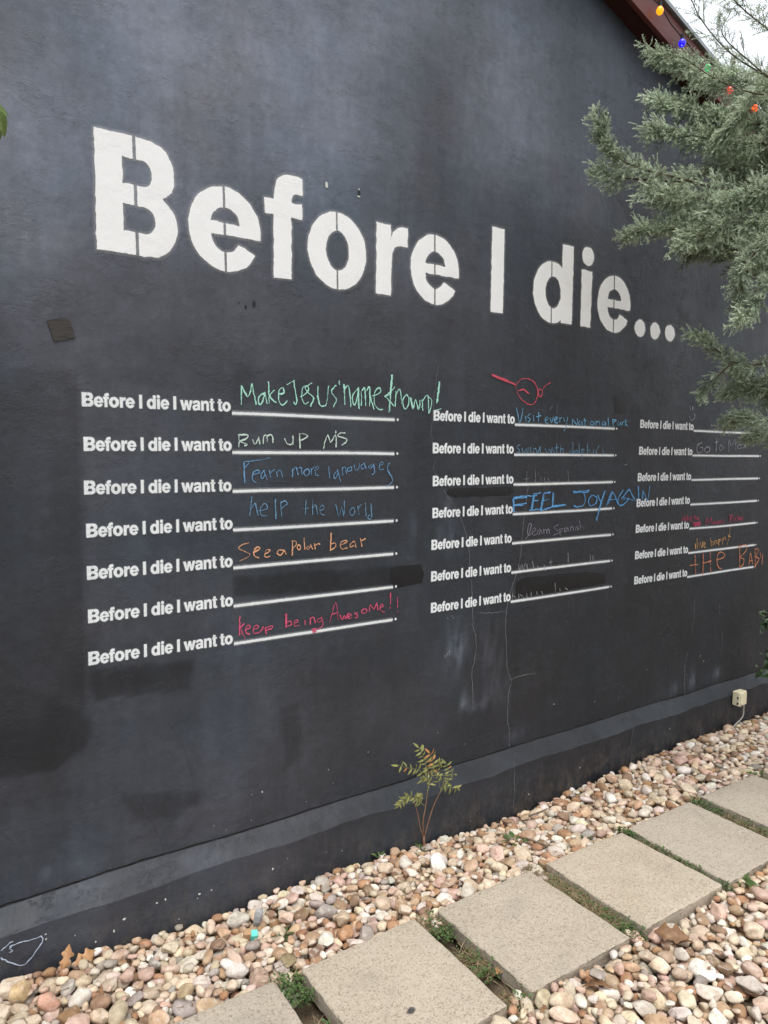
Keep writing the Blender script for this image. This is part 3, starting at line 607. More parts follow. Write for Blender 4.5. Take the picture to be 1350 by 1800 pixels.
# ================================================================== GROUND
WX = [-2, 0, .25, .5, .83, 1.1, 1.65, 2.1, 2.4, 3.0, 3.7, 4.4, 7]
WZ = [-.08, -.075, -.07, -.07, -.11, -.10, -.12, -.16, -.175, -.14, -.115, -.13, -.13]
TH, PY0 = -.0224286, -.579
def paver_y(x): return PY0/math.cos(TH)+math.tan(TH)*x
def gravel_top(x, y):
    x = np.asarray(x, float); y = np.asarray(y, float)
    zw = np.interp(x, WX, WZ); ye = paver_y(x)
    t = np.clip((y+.06)/(ye+.06), 0, 1); z = zw+(-.030-zw)*t**.8
    return np.where(y < ye-.3, -.014+.008*np.sin(x*5)*np.sin(y*4), z)
def gap_z(x, y): return gravel_top(x, y)-.052
gx = np.arange(-3, 9.01, .06); gy = np.arange(-5, .011, .06)
XX, YY = np.meshgrid(gx, gy); ZZ = np.where(YY < -2.6, -.06, gap_z(XX, YY))
far = 400.
V = np.stack([XX.ravel(), YY.ravel(), ZZ.ravel()], 1); nx, ny = len(gx), len(gy)
F = [(r*nx+i, r*nx+i+1, (r+1)*nx+i+1, (r+1)*nx+i) for r in range(ny-1) for i in range(nx-1)]
rim = [i for i in range(nx)]+[r*nx+nx-1 for r in range(1, ny)]+[(ny-1)*nx+i for i in range(nx-2, -1, -1)]+[r*nx for r in range(ny-2, 0, -1)]
b = len(V); ctr = np.array([3., -2.5])
ext = []
for i in rim:
    d = V[i, :2]-ctr; d = d/np.linalg.norm(d)*far; ext.append((ctr[0]+d[0], ctr[1]+d[1], -.1))
V = np.concatenate([V, ext]); R = len(rim)
F2 = [(rim[k], b+k, b+(k+1) % R, rim[(k+1) % R]) for k in range(R)]
N = NT('bare garden soil', .95, .1)
c = N.mix(N.rng(N.noise(3, 6, .7), .35, .65, 0, 1), (.095, .068, .045), (.17, .13, .09))
c = N.mix(N.rng(N.noise(90, 3, .7), .5, .75, 0, .7), c, (.25, .21, .16)); N.col(c); N.bump(N.noise(60, 5, .7), .8, .01)
setp(link('ground', mesh_np('ground', V, [np.array(F+F2)]), N.m), kind='structure')

# pavers
def paver_material():
    N = NT('washed concrete with fine aggregate', .88, .15)
    base = N.mix(N.rng(N.noise(2.2, 5, .6), .35, .65, 0, 1), (.39, .335, .262), (.45, .392, .314))
    vor = N.n('ShaderNodeTexVoronoi'); vor.inputs['Scale'].default_value = 240; N.l(N.pos, vor.inputs['Vector'])
    sp = N.n('ShaderNodeSeparateColor'); N.l(vor.outputs['Color'], sp.inputs[0])
    c = N.mix(N.rng(sp.outputs[0], .5, .95, 0, .5), base, (.56, .50, .41))
    c = N.mix(N.rng(sp.outputs[1], .82, .90, 0, .5), c, (.17, .125, .085))
    c = N.mix(N.rng(N.noise(75, 4, .75), .62, .74, 0, .55), c, (.13, .10, .075))
    c = N.mix(N.rng(N.noise(5, 6, .7), .56, .78, 0, .35), c, (.17, .16, .14))
    oi = N.n('ShaderNodeObjectInfo').outputs['Random']; c = N.mix(1., c, N.mix(oi, (.92, .92, .93), (1.05, 1.03, 1.0)), 'MULTIPLY')
    c = N.mix(N.rng(N.noise(1.7, 7, .72), .54, .72, 0, .38), c, (.20, .18, .155)); N.col(c); N.bump(vor.outputs['Distance'], .4, .0022); N.bump(N.noise(55, 5, .7), .4, .0028); N.bump(N.noise(6, 4, .6), .3, .008); return N.m
M_PAVER = paver_material()
g0 = lambda u, v: on_ground(u, v, 0)[:2]
pv = {1: (.464, None), 2: (.980, None), 3: (1.504, None), 4: (2.024, None), 5: (2.497, None), 6: (3.007, None), 7: (3.52, None), 8: (4.03, None), 0: (-.05, None)}
pv_label = {0: 'square beige concrete paver farthest left, outside the picture edge', 1: 'beige concrete paver cut off by the bottom edge, left of the stained paver', 2: 'beige concrete paver with a small dark stain near its front, nearest the viewer',
            3: 'beige concrete paver right behind the stained one, whole square in view', 4: 'middle beige concrete paver in front of the green weed tuft and twig', 5: 'greyish concrete paver running out at the right edge of the photo',
            6: 'small looking far concrete paver at the right edge beside the round weed', 7: 'concrete paver beyond the right edge of the picture', 8: 'last concrete paver of the row under the cypress'}
PAVERS = []
e1 = np.array([math.cos(TH), math.sin(TH)]); e2 = np.array([-math.sin(TH), math.cos(TH)])
tilt = random.Random(5)
for k in sorted(pv):
    x0 = pv[k][0]; Lx, Ly = .431, .442
    if k == 5: Lx = .425
    P = [x0*e1+PY0*e2, (x0+Lx)*e1+PY0*e2, (x0+Lx)*e1+(PY0-Ly)*e2, x0*e1+(PY0-Ly)*e2]
    P = [p+np.array([tilt.uniform(-.006, .006), tilt.uniform(-.006, .006)]) for p in P]
    zt = [tilt.uniform(-.003, .003) for _ in P]
    mb = MB()
    mb.add([(p[0], p[1], -.055) for p in P]+[(p[0], p[1], z) for p, z in zip(P, zt)], [(0, 1, 2, 3), (7, 6, 5, 4), (0, 4, 5, 1), (1, 5, 6, 2), (2, 6, 7, 3), (3, 7, 4, 0)])
    o = mb.obj('paver', M_PAVER); bm = bmesh.new(); bm.from_mesh(o.data); bmesh.ops.recalc_face_normals(bm, faces=bm.faces); bmesh.ops.subdivide_edges(bm, edges=bm.edges[:], cuts=14, use_grid_fill=True)
    for v in bm.verts:
        edge = abs(v.co.z) < .02 and v.is_boundary
        n_ = noise.noise(v.co*9)*.0022+noise.noise(v.co*45)*.0022
        v.co += v.normal*n_
    top = [e for e in bm.edges if len(e.link_faces) == 2 and e.calc_face_angle(0) > .8]
    bmesh.ops.bevel(bm, geom=top, offset=.005, segments=3, profile=.5, affect='EDGES')
    bm.to_mesh(o.data); bm.free()
    o.data.polygons.foreach_set('use_smooth', np.ones(len(o.data.polygons), bool))
    setp(o, pv_label[k], 'paver', 'concrete stepping pavers in a row'); PAVERS.append((x0, Lx, Ly))
# the stain on the nearest paver
sx = on_ground(722, 1779, .0)
N = NT('dark oily stain', .8, .2); N.alpha(N.rng(N.math('ADD', N.attr('cov'), N.noise(70, 4, .7)), .85, 1.1, 0, .8, True)); N.col((.06, .06, .06)); M_STAIN = N.m
k = 18; ring = [(sx[0]+.028*math.cos(6.283*i/k), sx[1]+.018*math.sin(6.283*i/k), .0045) for i in range(k)]
me = mesh_np('stain', np.array([(sx[0], sx[1], .0045)]+ring), np.array([(0, 1+i, 1+(i+1) % k) for i in range(k)]), {'cov': np.array([1.]+[0.]*k)})
st_o = link('stain', me, M_STAIN); st_o.parent = next(o for o in COL.objects if o.get('label') == pv_label[2])

# ------------------------------------------------------------------ river pebbles
def stone_shape(seed, sub):
    bm = bmesh.new(); bmesh.ops.create_icosphere(bm, subdivisions=sub, radius=1)
    r = random.Random(seed); planes = []
    for _ in range(r.randint(6, 13)):
        n = Vector((r.gauss(0, 1), r.gauss(0, 1), r.gauss(0, 1))).normalized(); planes.append((n, r.uniform(.62, .9)))
    off = Vector((seed*3.1, 7, 1)); am = r.uniform(.08, .18)
    rough = seed % 3 == 0
    if rough: planes = [(n, h-.13) for n, h in planes]; am *= 1.7
    for v in bm.verts:
        p = v.co.copy()
        for n, h in planes:
            d = p.dot(n)-h
            if d > 0: p -= n*d*.9
        p *= 1+am*noise.noise(v.co*1.3+off)+.06*noise.noise(v.co*2.8+off)
        v.co = p
    V = np.array([v.co for v in bm.verts]); F = np.array([[v.index for v in f.verts] for f in bm.faces]); bm.free()
    V -= (V.max(0)+V.min(0))/2; V /= (V.max(0)-V.min(0))/2
    return V, F
NB = 30
BASE_HI = [stone_shape(s, 4 if False else 3) for s in range(NB)]; BASE_LO = [stone_shape(s, 2) for s in range(NB)]
palette = [('cream', (.64, .54, .42), 34), ('white', (.72, .67, .61), 23), ('tan', (.50, .36, .25), 16), ('orange brown', (.39, .235, .14), 11), ('pinkish', (.58, .43, .36), 16),
           ('grey', (.37, .34, .31), 5), ('dark brown', (.28, .19, .13), 4)]
pw = np.array([p[2] for p in palette], float); pw /= pw.sum()
CELL = .005; HX0, HY0 = -.5, -2.15
hx = int(6.6/CELL); hy = int(2.15/CELL)
gxx = HX0+(np.arange(hx)+.5)*CELL; gyy = HY0+(np.arange(hy)+.5)*CELL
GX, GY = np.meshgrid(gxx, gyy, indexing='ij')
TARGET = gravel_top(GX, GY); H = TARGET-.05
H[GY > -.064] = 9
PMASK = np.zeros_like(H, bool)
for x0, Lx, Ly in PAVERS:
    a = GX*e1[0]+GY*e1[1]; b = GX*e2[0]+GY*e2[1]
    PMASK |= (a > x0-.004) & (a < x0+Lx+.004) & (b < PY0+.004) & (b > PY0-Ly-.004)
H[PMASK] = 9
GAP = (~PMASK) & ((GX*e2[0]+GY*e2[1]) < PY0-.03) & ((GX*e2[0]+GY*e2[1]) > PY0-.41)
_P = np.stack([GX, GY, np.zeros_like(GX)], -1)-EYE_P; _z = _P@AX_F; _u = 675+F_PX*(_P@AX_R)/_z; _v = 900+F_PX*(_P@AX_D)/_z
NEARV = (_z > .3) & (_u > -380) & (_u < 1730) & (_v < 2150)
cand = np.argwhere((H < 5) & (~GAP) & NEARV); stones = []
# a few hand-placed stones first
def drop(x, y, a, b, c, yaw):
    """lowest resting height of an ellipsoid over the pile"""
    R = a+CELL
    i0, i1 = int((x-R-HX0)/CELL), int((x+R-HX0)/CELL)+1; j0, j1 = int((y-R-HY0)/CELL), int((y+R-HY0)/CELL)+1
    if i0 < 0 or j0 < 0 or i1 >= hx or j1 >= hy: return None
    dx = gxx[i0:i1, None]-x; dy = gyy[None, j0:j1]-y; cs, sn = math.cos(yaw), math.sin(yaw)
    q = ((dx*cs+dy*sn)/a)**2+((-dx*sn+dy*cs)/b)**2
    ins = q < .96
    h = c*np.sqrt(np.clip(1-q, 0, 1)); sub = H[i0:i1, j0:j1]
    zs = np.where(ins, sub+h, -9)                 # centre height so that lower surface touches
    return np.max(zs), np.quantile(zs[ins], .93), (i0, i1, j0, j1, ins, h)
r2 = np.random.default_rng(11)
fails = 0
while len(stones) < 7000 and fails < 3500:
    a = float(np.clip(r2.lognormal(math.log(.0212), .31), .010, .042)); b = a*r2.uniform(.52, .92); c = a*r2.uniform(.34, .70); yaw = r2.uniform(0, 6.283)
    best = None
    for ci in r2.integers(0, len(cand), 9):
        i, j = cand[ci]; x, y = gxx[i], gyy[j]
        d = drop(x, y, a, b, c, yaw)
        if d is None or d[0] > 5: continue
        top = d[1]+c*.75-TARGET[i, j]
        if best is None or top < best[0]: best = (top, x, y, d)
    if best is None or best[0] > .024: fails += 1; continue
    top, x, y, d = best; zc = d[1]; i0, i1, j0, j1, ins, h = d[2]
    sub = H[i0:i1, j0:j1]; sub[ins] = np.maximum(sub[ins], zc+h[ins])
    stones.append((x, y, zc, a, b, c, yaw)); fails = max(0, fails-3)
# smaller stones fill the hollows
low = np.argwhere((H < TARGET-.012) & (~GAP) & (H < 5) & NEARV); fails = 0; n0 = len(stones)
while len(stones) < n0+4200 and fails < 2500 and len(low):
    i, j = low[r2.integers(0, len(low))]
    if H[i, j] > TARGET[i, j]-.010: fails += 1; continue
    a = r2.uniform(.0115, .019); b = a*r2.uniform(.6, .9); c = a*r2.uniform(.4, .7); yaw = r2.uniform(0, 6.283)
    d = drop(gxx[i], gyy[j], a, b, c, yaw)
    if d is None or d[1] > 5 or d[1]+c-TARGET[i, j] > .012: fails += 1; continue
    i0, i1, j0, j1, ins, h = d[2]; sub = H[i0:i1, j0:j1]; sub[ins] = np.maximum(sub[ins], d[1]+h[ins]); stones.append((gxx[i], gyy[j], d[1], a, b, c, yaw)); fails = max(0, fails-1)
print('after fill', len(stones))
# loose stones in the gaps between pavers
gc = np.argwhere(GAP & (H < 5))
for _ in range(110):
    i, j = gc[r2.integers(0, len(gc))]; a = r2.uniform(.010, .021); b = a*.75; c = a*.55; yaw = r2.uniform(0, 6.283)
    d = drop(gxx[i], gyy[j], a, b, c, yaw)
    if d is None or d[0] > 5: continue
    i0, i1, j0, j1, ins, h = d[2]; sub = H[i0:i1, j0:j1]; sub[ins] = np.maximum(sub[ins], d[1]+h[ins]); stones.append((gxx[i], gyy[j], d[1], a, b, c, yaw))
print('stones', len(stones))
ST = np.array(stones); nS = len(ST)
kindS = r2.choice(len(palette), nS, p=pw); colS = np.array([palette[k][1] for k in kindS])
colS = np.clip(colS*r2.normal(1.04, .12, (nS, 1))*r2.normal(1, .025, (nS, 3)), .06, .80)
shp = r2.integers(0, NB, nS); tl = r2.normal(0, .20, (nS, 2))
def on_pile(u_, v_):
    d = ray(u_, v_)
    for t in np.arange(1., 6.5, .004):
        q = EYE_P+d*t; i, j = int((q[0]-HX0)/CELL), int((q[1]-HY0)/CELL)
        if 0 <= i < hx and 0 <= j < hy and H[i, j] < 5 and q[2] <= H[i, j]: return q
        if q[1] > -.07: return EYE_P+d*(t-.006)
        if q[2] < -.25: break
    return on_ground(u_, v_, -.03)
u, v, dpt = project(ST[:, :3])
inf = (u > -10) & (u < 1360) & (v > 900) & (v < 1815)
ii = np.clip(((ST[:, 0]-HX0)/CELL).astype(int), 0, hx-1); jj = np.clip(((ST[:, 1]-HY0)/CELL).astype(int), 0, hy-1)
openness = np.clip(1-(H[ii, jj]-(ST[:, 2]+ST[:, 5]))/.012, 0, 1)
vis = np.where(inf, ST[:, 3]*ST[:, 4]/dpt**2*openness, 0)
order = np.argsort(-vis); solo = set(order[:296].tolist())

def pebble_material(name, use_attr):
    N = NT(name, .72, .28)
    base = N.attr('scol', 'Color') if use_attr else N.n('ShaderNodeObjectInfo').outputs['Color']
    n1 = N.noise(26, 5, .65); n2 = N.noise(120, 4, .7); n3 = N.noise(45, 3, .6, stretch=(1, .4, 2.2))
    c = N.mix(1., base, N.mix(N.rng(n1, .3, .7, 0, 1), (.62, .55, .48), (1.18, 1.16, 1.13)), 'MULTIPLY')
    c = N.mix(N.rng(n2, .56, .70, 0, .6), c, (.25, .16, .10))
    c = N.mix(N.rng(n3, .57, .64, 0, .5), c, (.62, .56, .48)); N.col(c)
    N.bump(n2, .5, .004); N.bump(n1, .5, .008); return N.m
M_PEB_O = pebble_material('river pebble', False); M_PEB_A = pebble_material('river pebbles in mass', True)
def rot_mat(yaw, tx, ty):
    return np.array(Matrix.Rotation(yaw, 3, 'Z') @ Matrix.Rotation(tx, 3, 'X') @ Matrix.Rotation(ty, 3, 'Y'))
HI_ME = []
for V, F in BASE_HI:
    me = mesh_np('pebble', V, F); me.polygons.foreach_set('use_smooth', np.ones(len(F), bool)); me.materials.append(M_PEB_O); HI_ME.append(me)
VV = []; FF = []; CC = []; nb = 0
for k in range(nS):
    x, y, z, a, b, c, yaw = ST[k]
    if k in solo:
        o = bpy.data.objects.new('pebble', HI_ME[shp[k]]); COL.objects.link(o)
        o.location = (x, y, z); o.rotation_euler = (tl[k, 0], tl[k, 1], yaw); o.scale = (a*1.05, b*1.05, c*1.05); o.color = (*colS[k], 1)
        kn = palette[kindS[k]][0]; front = y < paver_y(x)-.42
        gap = (not front) and y < paver_y(x)-.02
        where = 'on the open gravel in front of the pavers' if front else ('lying between two concrete pavers' if gap else 'in the gravel strip between black wall and pavers')
        sz = 'large' if a > .030 else ('medium' if a > .023 else 'small')
        setp(o, f'{sz} {kn} river pebble {where}', 'pebble', f'{sz} {kn} pebbles {where}')
    else:
        V, F = BASE_LO[shp[k]]
        R = np.array(Matrix.Rotation(yaw, 3, 'Z') @ Matrix.Rotation(tl[k, 1], 3, 'Y') @ Matrix.Rotation(tl[k, 0], 3, 'X'))
        VV.append((V*np.array([a, b, c])*1.05)@R.T+np.array([x, y, z])); FF.append(F+nb); nb += len(V); CC.append(np.tile(colS[k], (len(V), 1)))
me = mesh_np('pebbles', np.concatenate(VV), np.concatenate(FF), {'scol': np.concatenate(CC)})
setp(link('pebbles', me, M_PEB_A, smooth=True), 'bed of mixed cream tan and brown river pebbles around the pavers', 'gravel', kind='stuff')
def special(u, v, y, a, b, c, col, rot, label, lift=0.):
    p = on_pile(u, v+12)+np.array([0, 0, c*.45]); o = bpy.data.objects.new('pebble', HI_ME[len(label) % NB]); COL.objects.link(o)
    o.location = p+np.array([0, 0, lift]); o.rotation_euler = rot; o.scale = (a, b, c); o.color = (*col, 1); return setp(o, label, 'pebble')
special(455, 1610, -.125, .020, .016, .038, (.35, .37, .39), (.25, .1, .2), 'upright grey teardrop shaped stone beside the turquoise painted block')
special(497, 1582, -.10, .024, .02, .022, (.74, .71, .66), (.3, .4, 1), 'chalky white angular stone behind the grey teardrop stone')
special(713, 1510, -.13, .030, .026, .024, (.74, .71, .66), (.4, .2, .6), 'big white rounded stone left of the small sapling')
special(35, 1740, -.13, .036, .028, .030, (.66, .50, .30), (.2, .3, .5), 'yellowish boulder like pebble at the left edge of the photo')
special(85, 1757, -.17, .034, .024, .024, (.56, .33, .25), (.3, .5, -.5), 'large salmon pink pebble below the curled oak leaf')

# turquoise painted wood block
N = NT('bare wood scrap', .8); N.col(N.mix(N.noise(60, 4, .6, stretch=(1, 1, 6)), (.36, .22, .12), (.48, .31, .18))); M_WOOD = N.m
N = NT('turquoise paint', .5); N.col(N.mix(N.rng(N.noise(90), .4, .7, 0, 1), (.12, .62, .52), (.2, .72, .62))); M_TURQ = N.m
p = on_pile(440, 1650)+np.array([0, 0, .012]); blk = empty('painted_block', p, 'small wood block with a bright turquoise painted face among the pebbles', 'wood block')
mb = MB(); mb.box((-.022, -.012, -.02), (.002, .014, .016)); o = mb.mesh('wood'); o1 = link('wood', o, M_WOOD); o1.parent = blk; bevel(o1, .002)
mb = MB(); mb.box((.0005, -.0145, -.014), (.024, .012, .012)); o2 = link('painted_face', mb.mesh('painted_face'), M_TURQ); o2.parent = blk; bevel(o2, .004, 3)
blk.rotation_euler = (.2, .06, -.35)

# ================================================================== LEAVES, WEEDS
def leaf_mat(name, c1, c2, sc=30, rough=.55, trans=.25):
    N = NT(name, rough, .35); N.col(N.mix(N.rng(N.noise(sc, 4, .6), .3, .7, 0, 1), c1, c2))
    N.p.inputs['Transmission Weight'].default_value = 0.; N.bump(N.noise(sc*4, 3), .3, .002); return N.m
M_WEED = leaf_mat('weed leaf green', (.035, .065, .018), (.10, .155, .045), 60)
M_STRAW = leaf_mat('dry straw', (.22, .17, .09), (.38, .30, .18), 60)
M_DRY = leaf_mat('dry oak leaf', (.36, .18, .08), (.52, .30, .15), 40)
M_DRYB = leaf_mat('brown dead leaf', (.15, .075, .035), (.30, .17, .09), 40)
def leaf_poly(L, W, prof, curl=.0, fold=.25, n=7):
    """leaf along +x with a folded midrib; prof = half-width profile; returns V, F"""
    V = []; F = []
    for i in range(n+1):
        t = i/n; w = W*np.interp(t, prof[0], prof[1]); x = L*t; z = -curl*L*t*t
        V += [(x, -w, z+fold*w), (x, 0, z), (x, w, z+fold*w)]
    for i in range(n):
        for k in range(2): F.append((i*3+k, i*3+k+1, (i+1)*3+k+1, (i+1)*3+k))
    return np.array(V), F
OVAL = ([0, .12, .35, .6, .85, 1], [.05, .55, 1, .9, .45, .02])
OAK = ([0, .12, .25, .36, .46, .56, .68, .78, .86, 1], [.05, .2, .5, .85, .42, .40, 1, .45, .35, .02])
def place(V, loc, d, up=(0, 0, 1), roll=0.):
    d = np.array(d, float); d /= np.linalg.norm(d)+1e-9; s = np.cross(np.array(up, float), d); s /= np.linalg.norm(s)+1e-9; w = np.cross(d, s)
    c_, s_ = math.cos(roll), math.sin(roll); s2 = c_*s+s_*w; w2 = -s_*s+c_*w
    return V[:, :1]*d+V[:, 1:2]*s2+V[:, 2:3]*w2+np.array(loc)
# ground cover growing in the joints
gb, sb = MB(), MB()
rw = random.Random(21)
lv, lf = leaf_poly(1, .36, OVAL, .25, .3, 4)
joint_w = {1: .9, 2: .75, 3: 1., 4: 1.0, 5: .9, 6: .8}
for k in (1, 2, 3, 4, 5, 6):
    xa = pv[k][0]+.431; xb = pv[k+1][0]
    for _ in range(int(1500*joint_w[k])):
        t = rw.random()
        if noise.noise(Vector((k*5.3, t*4, 0))) < (-.28 if k != 3 else -.6): continue
        q = (xa+.008+rw.random()*(xb-xa-.016))*e1+(PY0+.03-t*(.46+.05*rw.random()))*e2
        z0 = -.044+.012*rw.random(); dry = noise.noise(Vector((k*3.1+20, t*3, 2)))
        an = rw.uniform(0, 6.283); el = rw.uniform(.1, 1.2)
        if (dry > -.05 and rw.random() < .7) or k == 3 and rw.random() < .55 and t < .85:
            L = rw.uniform(.025, .065); d = np.array([math.cos(an)*math.cos(el*.7), math.sin(an)*math.cos(el*.7), math.sin(el*.7)])
            sb.tube([(q[0], q[1], z0), np.array([q[0], q[1], z0+.004])+d*L*.5, np.array([q[0], q[1], z0])+d*L+np.array([0, 0, -.008])], [.0011, .0010, .0004], 3)
        else:
            L = rw.uniform(.005, .0135); d = (math.cos(an)*math.cos(el), math.sin(an)*math.cos(el), math.sin(el)*.6)
            gb.add(place(lv*L, (q[0], q[1], z0+rw.uniform(.004, .04)), d, roll=rw.uniform(-.5, .5)), lf)
setp(gb.obj('ground_cover', M_WEED), 'low green weeds creeping in the joints between the pavers', 'weeds', kind='stuff')
setp(sb.obj('dry_grass', M_STRAW), 'dry straw coloured grass in the joints between the pavers', 'grass', kind='stuff')
# single weeds
def weed(u, v, n, L, label, base_z=None, mat=M_WEED, upright=.5, seed=1):
    r = random.Random(seed); z = base_z if base_z is not None else -.03; p = on_pile(u, v)-np.array([0, 0, .012])
    root = empty('weed', p, label, 'weed')
    lm, sm = MB(), MB()
    V, F = leaf_poly(1, .26, OVAL, .35, .25, 6)
    for i in range(n):
        an = 6.283*i/n+r.uniform(-.4, .4); el = r.uniform(.1, 1.0)*upright+.15; l_ = L*r.uniform(.6, 1.1)
        d = np.array([math.cos(an)*math.cos(el), math.sin(an)*math.cos(el), math.sin(el)])
        st = d*l_*.45
        sm.tube([(0, 0, -.02), st*.5, st], [.0016, .0013, .001], 4); lm.add(place(V*l_*.85, st, d, roll=r.uniform(-.4, .4)), F)
    a = link('stem', sm.mesh('stem'), mat); a.parent = root; a2 = link('foliage', lm.mesh('foliage'), mat); a2.parent = root
weed(905, 1478, 7, .055, 'low green weed with long leaves among pebbles left of the twig', -.04, seed=2)
weed(1238, 1411, 16, .032, 'small round bright green weed at the corner of a far paver', -.03, upright=1., seed=3)
weed(1030, 1467, 6, .024, 'tiny weed seedling in the pebbles above the middle paver', -.03, seed=4)
weed(1118, 1470, 12, .030, 'green weed tuft at the back corner between two pavers', -.03, seed=5)
weed(668, 1506, 9, .035, 'green weed touching the wall foot left of the sapling', -.09, upright=1., seed=6)
weed(738, 1493, 9, .045, 'weed growing at the base of the small sapling', -.1, upright=1.2, seed=7)
weed(1300, 1545, 15, .055, 'feathery weed spilling over the front edge of the pavers', -.03, seed=8)
weed(1335, 1363, 10, .05, 'green weed by the far paver at the right edge', -.03, seed=9)
weed(500, 1640, 12, .03, 'mossy weed in the pebbles at the back of the nearest joint', -.04, seed=10)
# twigs
M_BARK = leaf_mat('grey brown twig bark', (.11, .085, .065), (.22, .18, .14), 40, .85)
def twig(px, r, label, z=-.01):
    mb = MB(); P = [on_pile(u_, v_)+np.array([0, 0, r+.003]) for i, (u_, v_) in enumerate(px)]
    mb.tube(spline(P, 4), [r*(1-.5*i/(4*(len(P)-1))) for i in range(4*(len(P)-1)+1)], 6); setp(mb.obj('twig', M_BARK, smooth=True), label, 'twig')
twig([(925, 1478), (955, 1488), (978, 1500)], .005, 'short grey twig lying on pebbles behind the middle paver', -.012)
twig([(930, 1437), (950, 1430), (962, 1424)], .005, 'dark twig lying against the foot of the wall', -.09)
twig([(392, 1757), (420, 1738), (470, 1712), (505, 1696)], .0016, 'thin pale dry stalk across pebbles near the nearest joint', .0)
# dead leaves
def dead_leaf(u, v, z, L, an, el, label, mat=M_DRYB, roll=.3, prof=OAK, y=None):
    V, F = leaf_poly(L, L*.36, prof, .35, .35, 14)
    p = (on_pile(u, v)+np.array([0, 0, .006])) if y is None else at(u, v, y)
    d = (math.cos(an)*math.cos(el), math.sin(an)*math.cos(el), math.sin(el))
    mb = MB(); mb.add(place(V, (0, 0, 0), d, roll=roll), F); me = mb.mesh('dead_leaf')
    o = link('dead_leaf', me, mat, smooth=True); o.location = p; md = o.modifiers.new('thickness', 'SOLIDIFY'); md.thickness = .0008
    setp(o, label, 'leaf', 'dead leaves on the gravel')
dead_leaf(108, 1708, 0, .070, .35, 1.05, 'curled orange oak leaf standing against the wall foot, pointed lobe up', M_DRY, 1.25, OAK, y=-.12)
dead_leaf(128, 1697, 0, .075, .1, .25, 'brown oak leaf lying right of the upright curled leaf', M_DRY, .9, OAK, y=-.12)
dead_leaf(1092, 1748, -.005, .09, .6, .1, 'brown oak leaf on the pebbles beside the stained paver corner', M_DRYB, .3)
dead_leaf(1075, 1740, -.005, .08, 2.2, .15, 'dark brown oak leaf left of the other leaf, near the paver edge')
dead_leaf(1150, 1640, .0, .10, -1.2, .3, 'russet leaf leaning on the corner of the middle paver', M_DRYB, .7)
dead_leaf(1310, 1640, .0, .08, .4, .2, 'brown leaf on open gravel near the right edge')
dead_leaf(1220, 1660, .0, .07, 2.5, .2, 'crumpled brown leaf in the middle of the open gravel')
dead_leaf(873, 1716, .004, .035, .4, .2, 'small pale orange leaf in the joint beside the nearest paver', M_DRY, .2, OVAL)
dead_leaf(620, 1720, -.01, .05, 1.4, .2, 'tan leaf wedged at the back corner of the nearest paver', M_DRY, .5, OVAL)
dead_leaf(505, 1705, -.005, .07, 1.0, .25, 'long tan bark sliver lying over the nearest joint', M_STRAW, .2, OVAL)
dead_leaf(960, 1480, -.02, .055, .2, .3, 'orange brown leaf lying beside the short grey twig')

lit = MB(); rk = random.Random(77); Vl, Fl = leaf_poly(1, .3, OAK, .3, .4, 6); Vo, Fo = leaf_poly(1, .22, OVAL, .4, .4, 4)
for _ in range(230):
    u_, v_ = rk.uniform(0, 1350), rk.uniform(1290, 1800)
    if v_ < 1730-.33*u_: continue
    q = on_pile(u_, v_); 
    if q[2] > -.004 and rk.random() < .8: continue
    an = rk.uniform(0, 6.283); VV_, FF_ = (Vl, Fl) if rk.random() < .35 else (Vo, Fo); L = rk.uniform(.010, .032)
    if rk.random() < .35: lit.tube([q+np.array([0, 0, .003]), q+np.array([math.cos(an), math.sin(an), .1])*L*1.3+np.array([0, 0, .003])], [.0012, .0007], 4)
    else: lit.add(place(VV_*L, q+np.array([0, 0, .003]), (math.cos(an), math.sin(an), rk.uniform(-.3, .5)), roll=rk.uniform(-1, 1)), FF_)
setp(lit.obj('leaf_litter', M_DRYB), 'brown leaf scraps and twig bits scattered over the pebbles', 'leaf litter', kind='stuff')

# ------------------------------------------------------------------ sapling by the wall
ZS = (670, 1300, 8.18)
def zs(x_, y_, yy): return at(ZS[0]+x_/ZS[2], ZS[1]+y_/ZS[2], yy)
M_SAPB = leaf_mat('reddish sapling bark', (.20, .10, .06), (.30, .17, .10), 60, .8)
N = NT('sapling leaflet', .5, .35); N.col(N.mix(N.attr('hue'), N.mix(N.noise(40), (.15, .175, .045), (.28, .29, .095)), (.40, .19, .06))); M_SAPL = N.m
YB = -.115
SAP = empty('sapling', zs(620, 1620, YB), 'small sapling with three thin stems and feathery olive leaves growing at the wall foot', 'sapling')
mb = MB(); mb.tube([zs(622, 1660, YB), zs(622, 1560, YB), zs(615, 1470, YB), zs(612, 1380, YB)], [.0068, .0064, .0058, .0046], 8); mb.obj('trunk', M_SAPB, SAP, smooth=True)
stems = [([(600, 1400), (560, 1250), (520, 1040), (450, 840)], -.125), ([(612, 1390), (600, 1200), (640, 950), (668, 730), (690, 600), (640, 360)], -.13), ([(625, 1390), (680, 1180), (760, 940), (860, 740)], -.12)]
for s_, yy in stems:
    P = spline([zs(*p_, yy if i else YB) for i, p_ in enumerate(s_)], 4); mb = MB(); mb.tube(P, np.linspace(.0027, .0013, len(P)), 6); mb.obj('stem', M_SAPB, SAP, smooth=True)
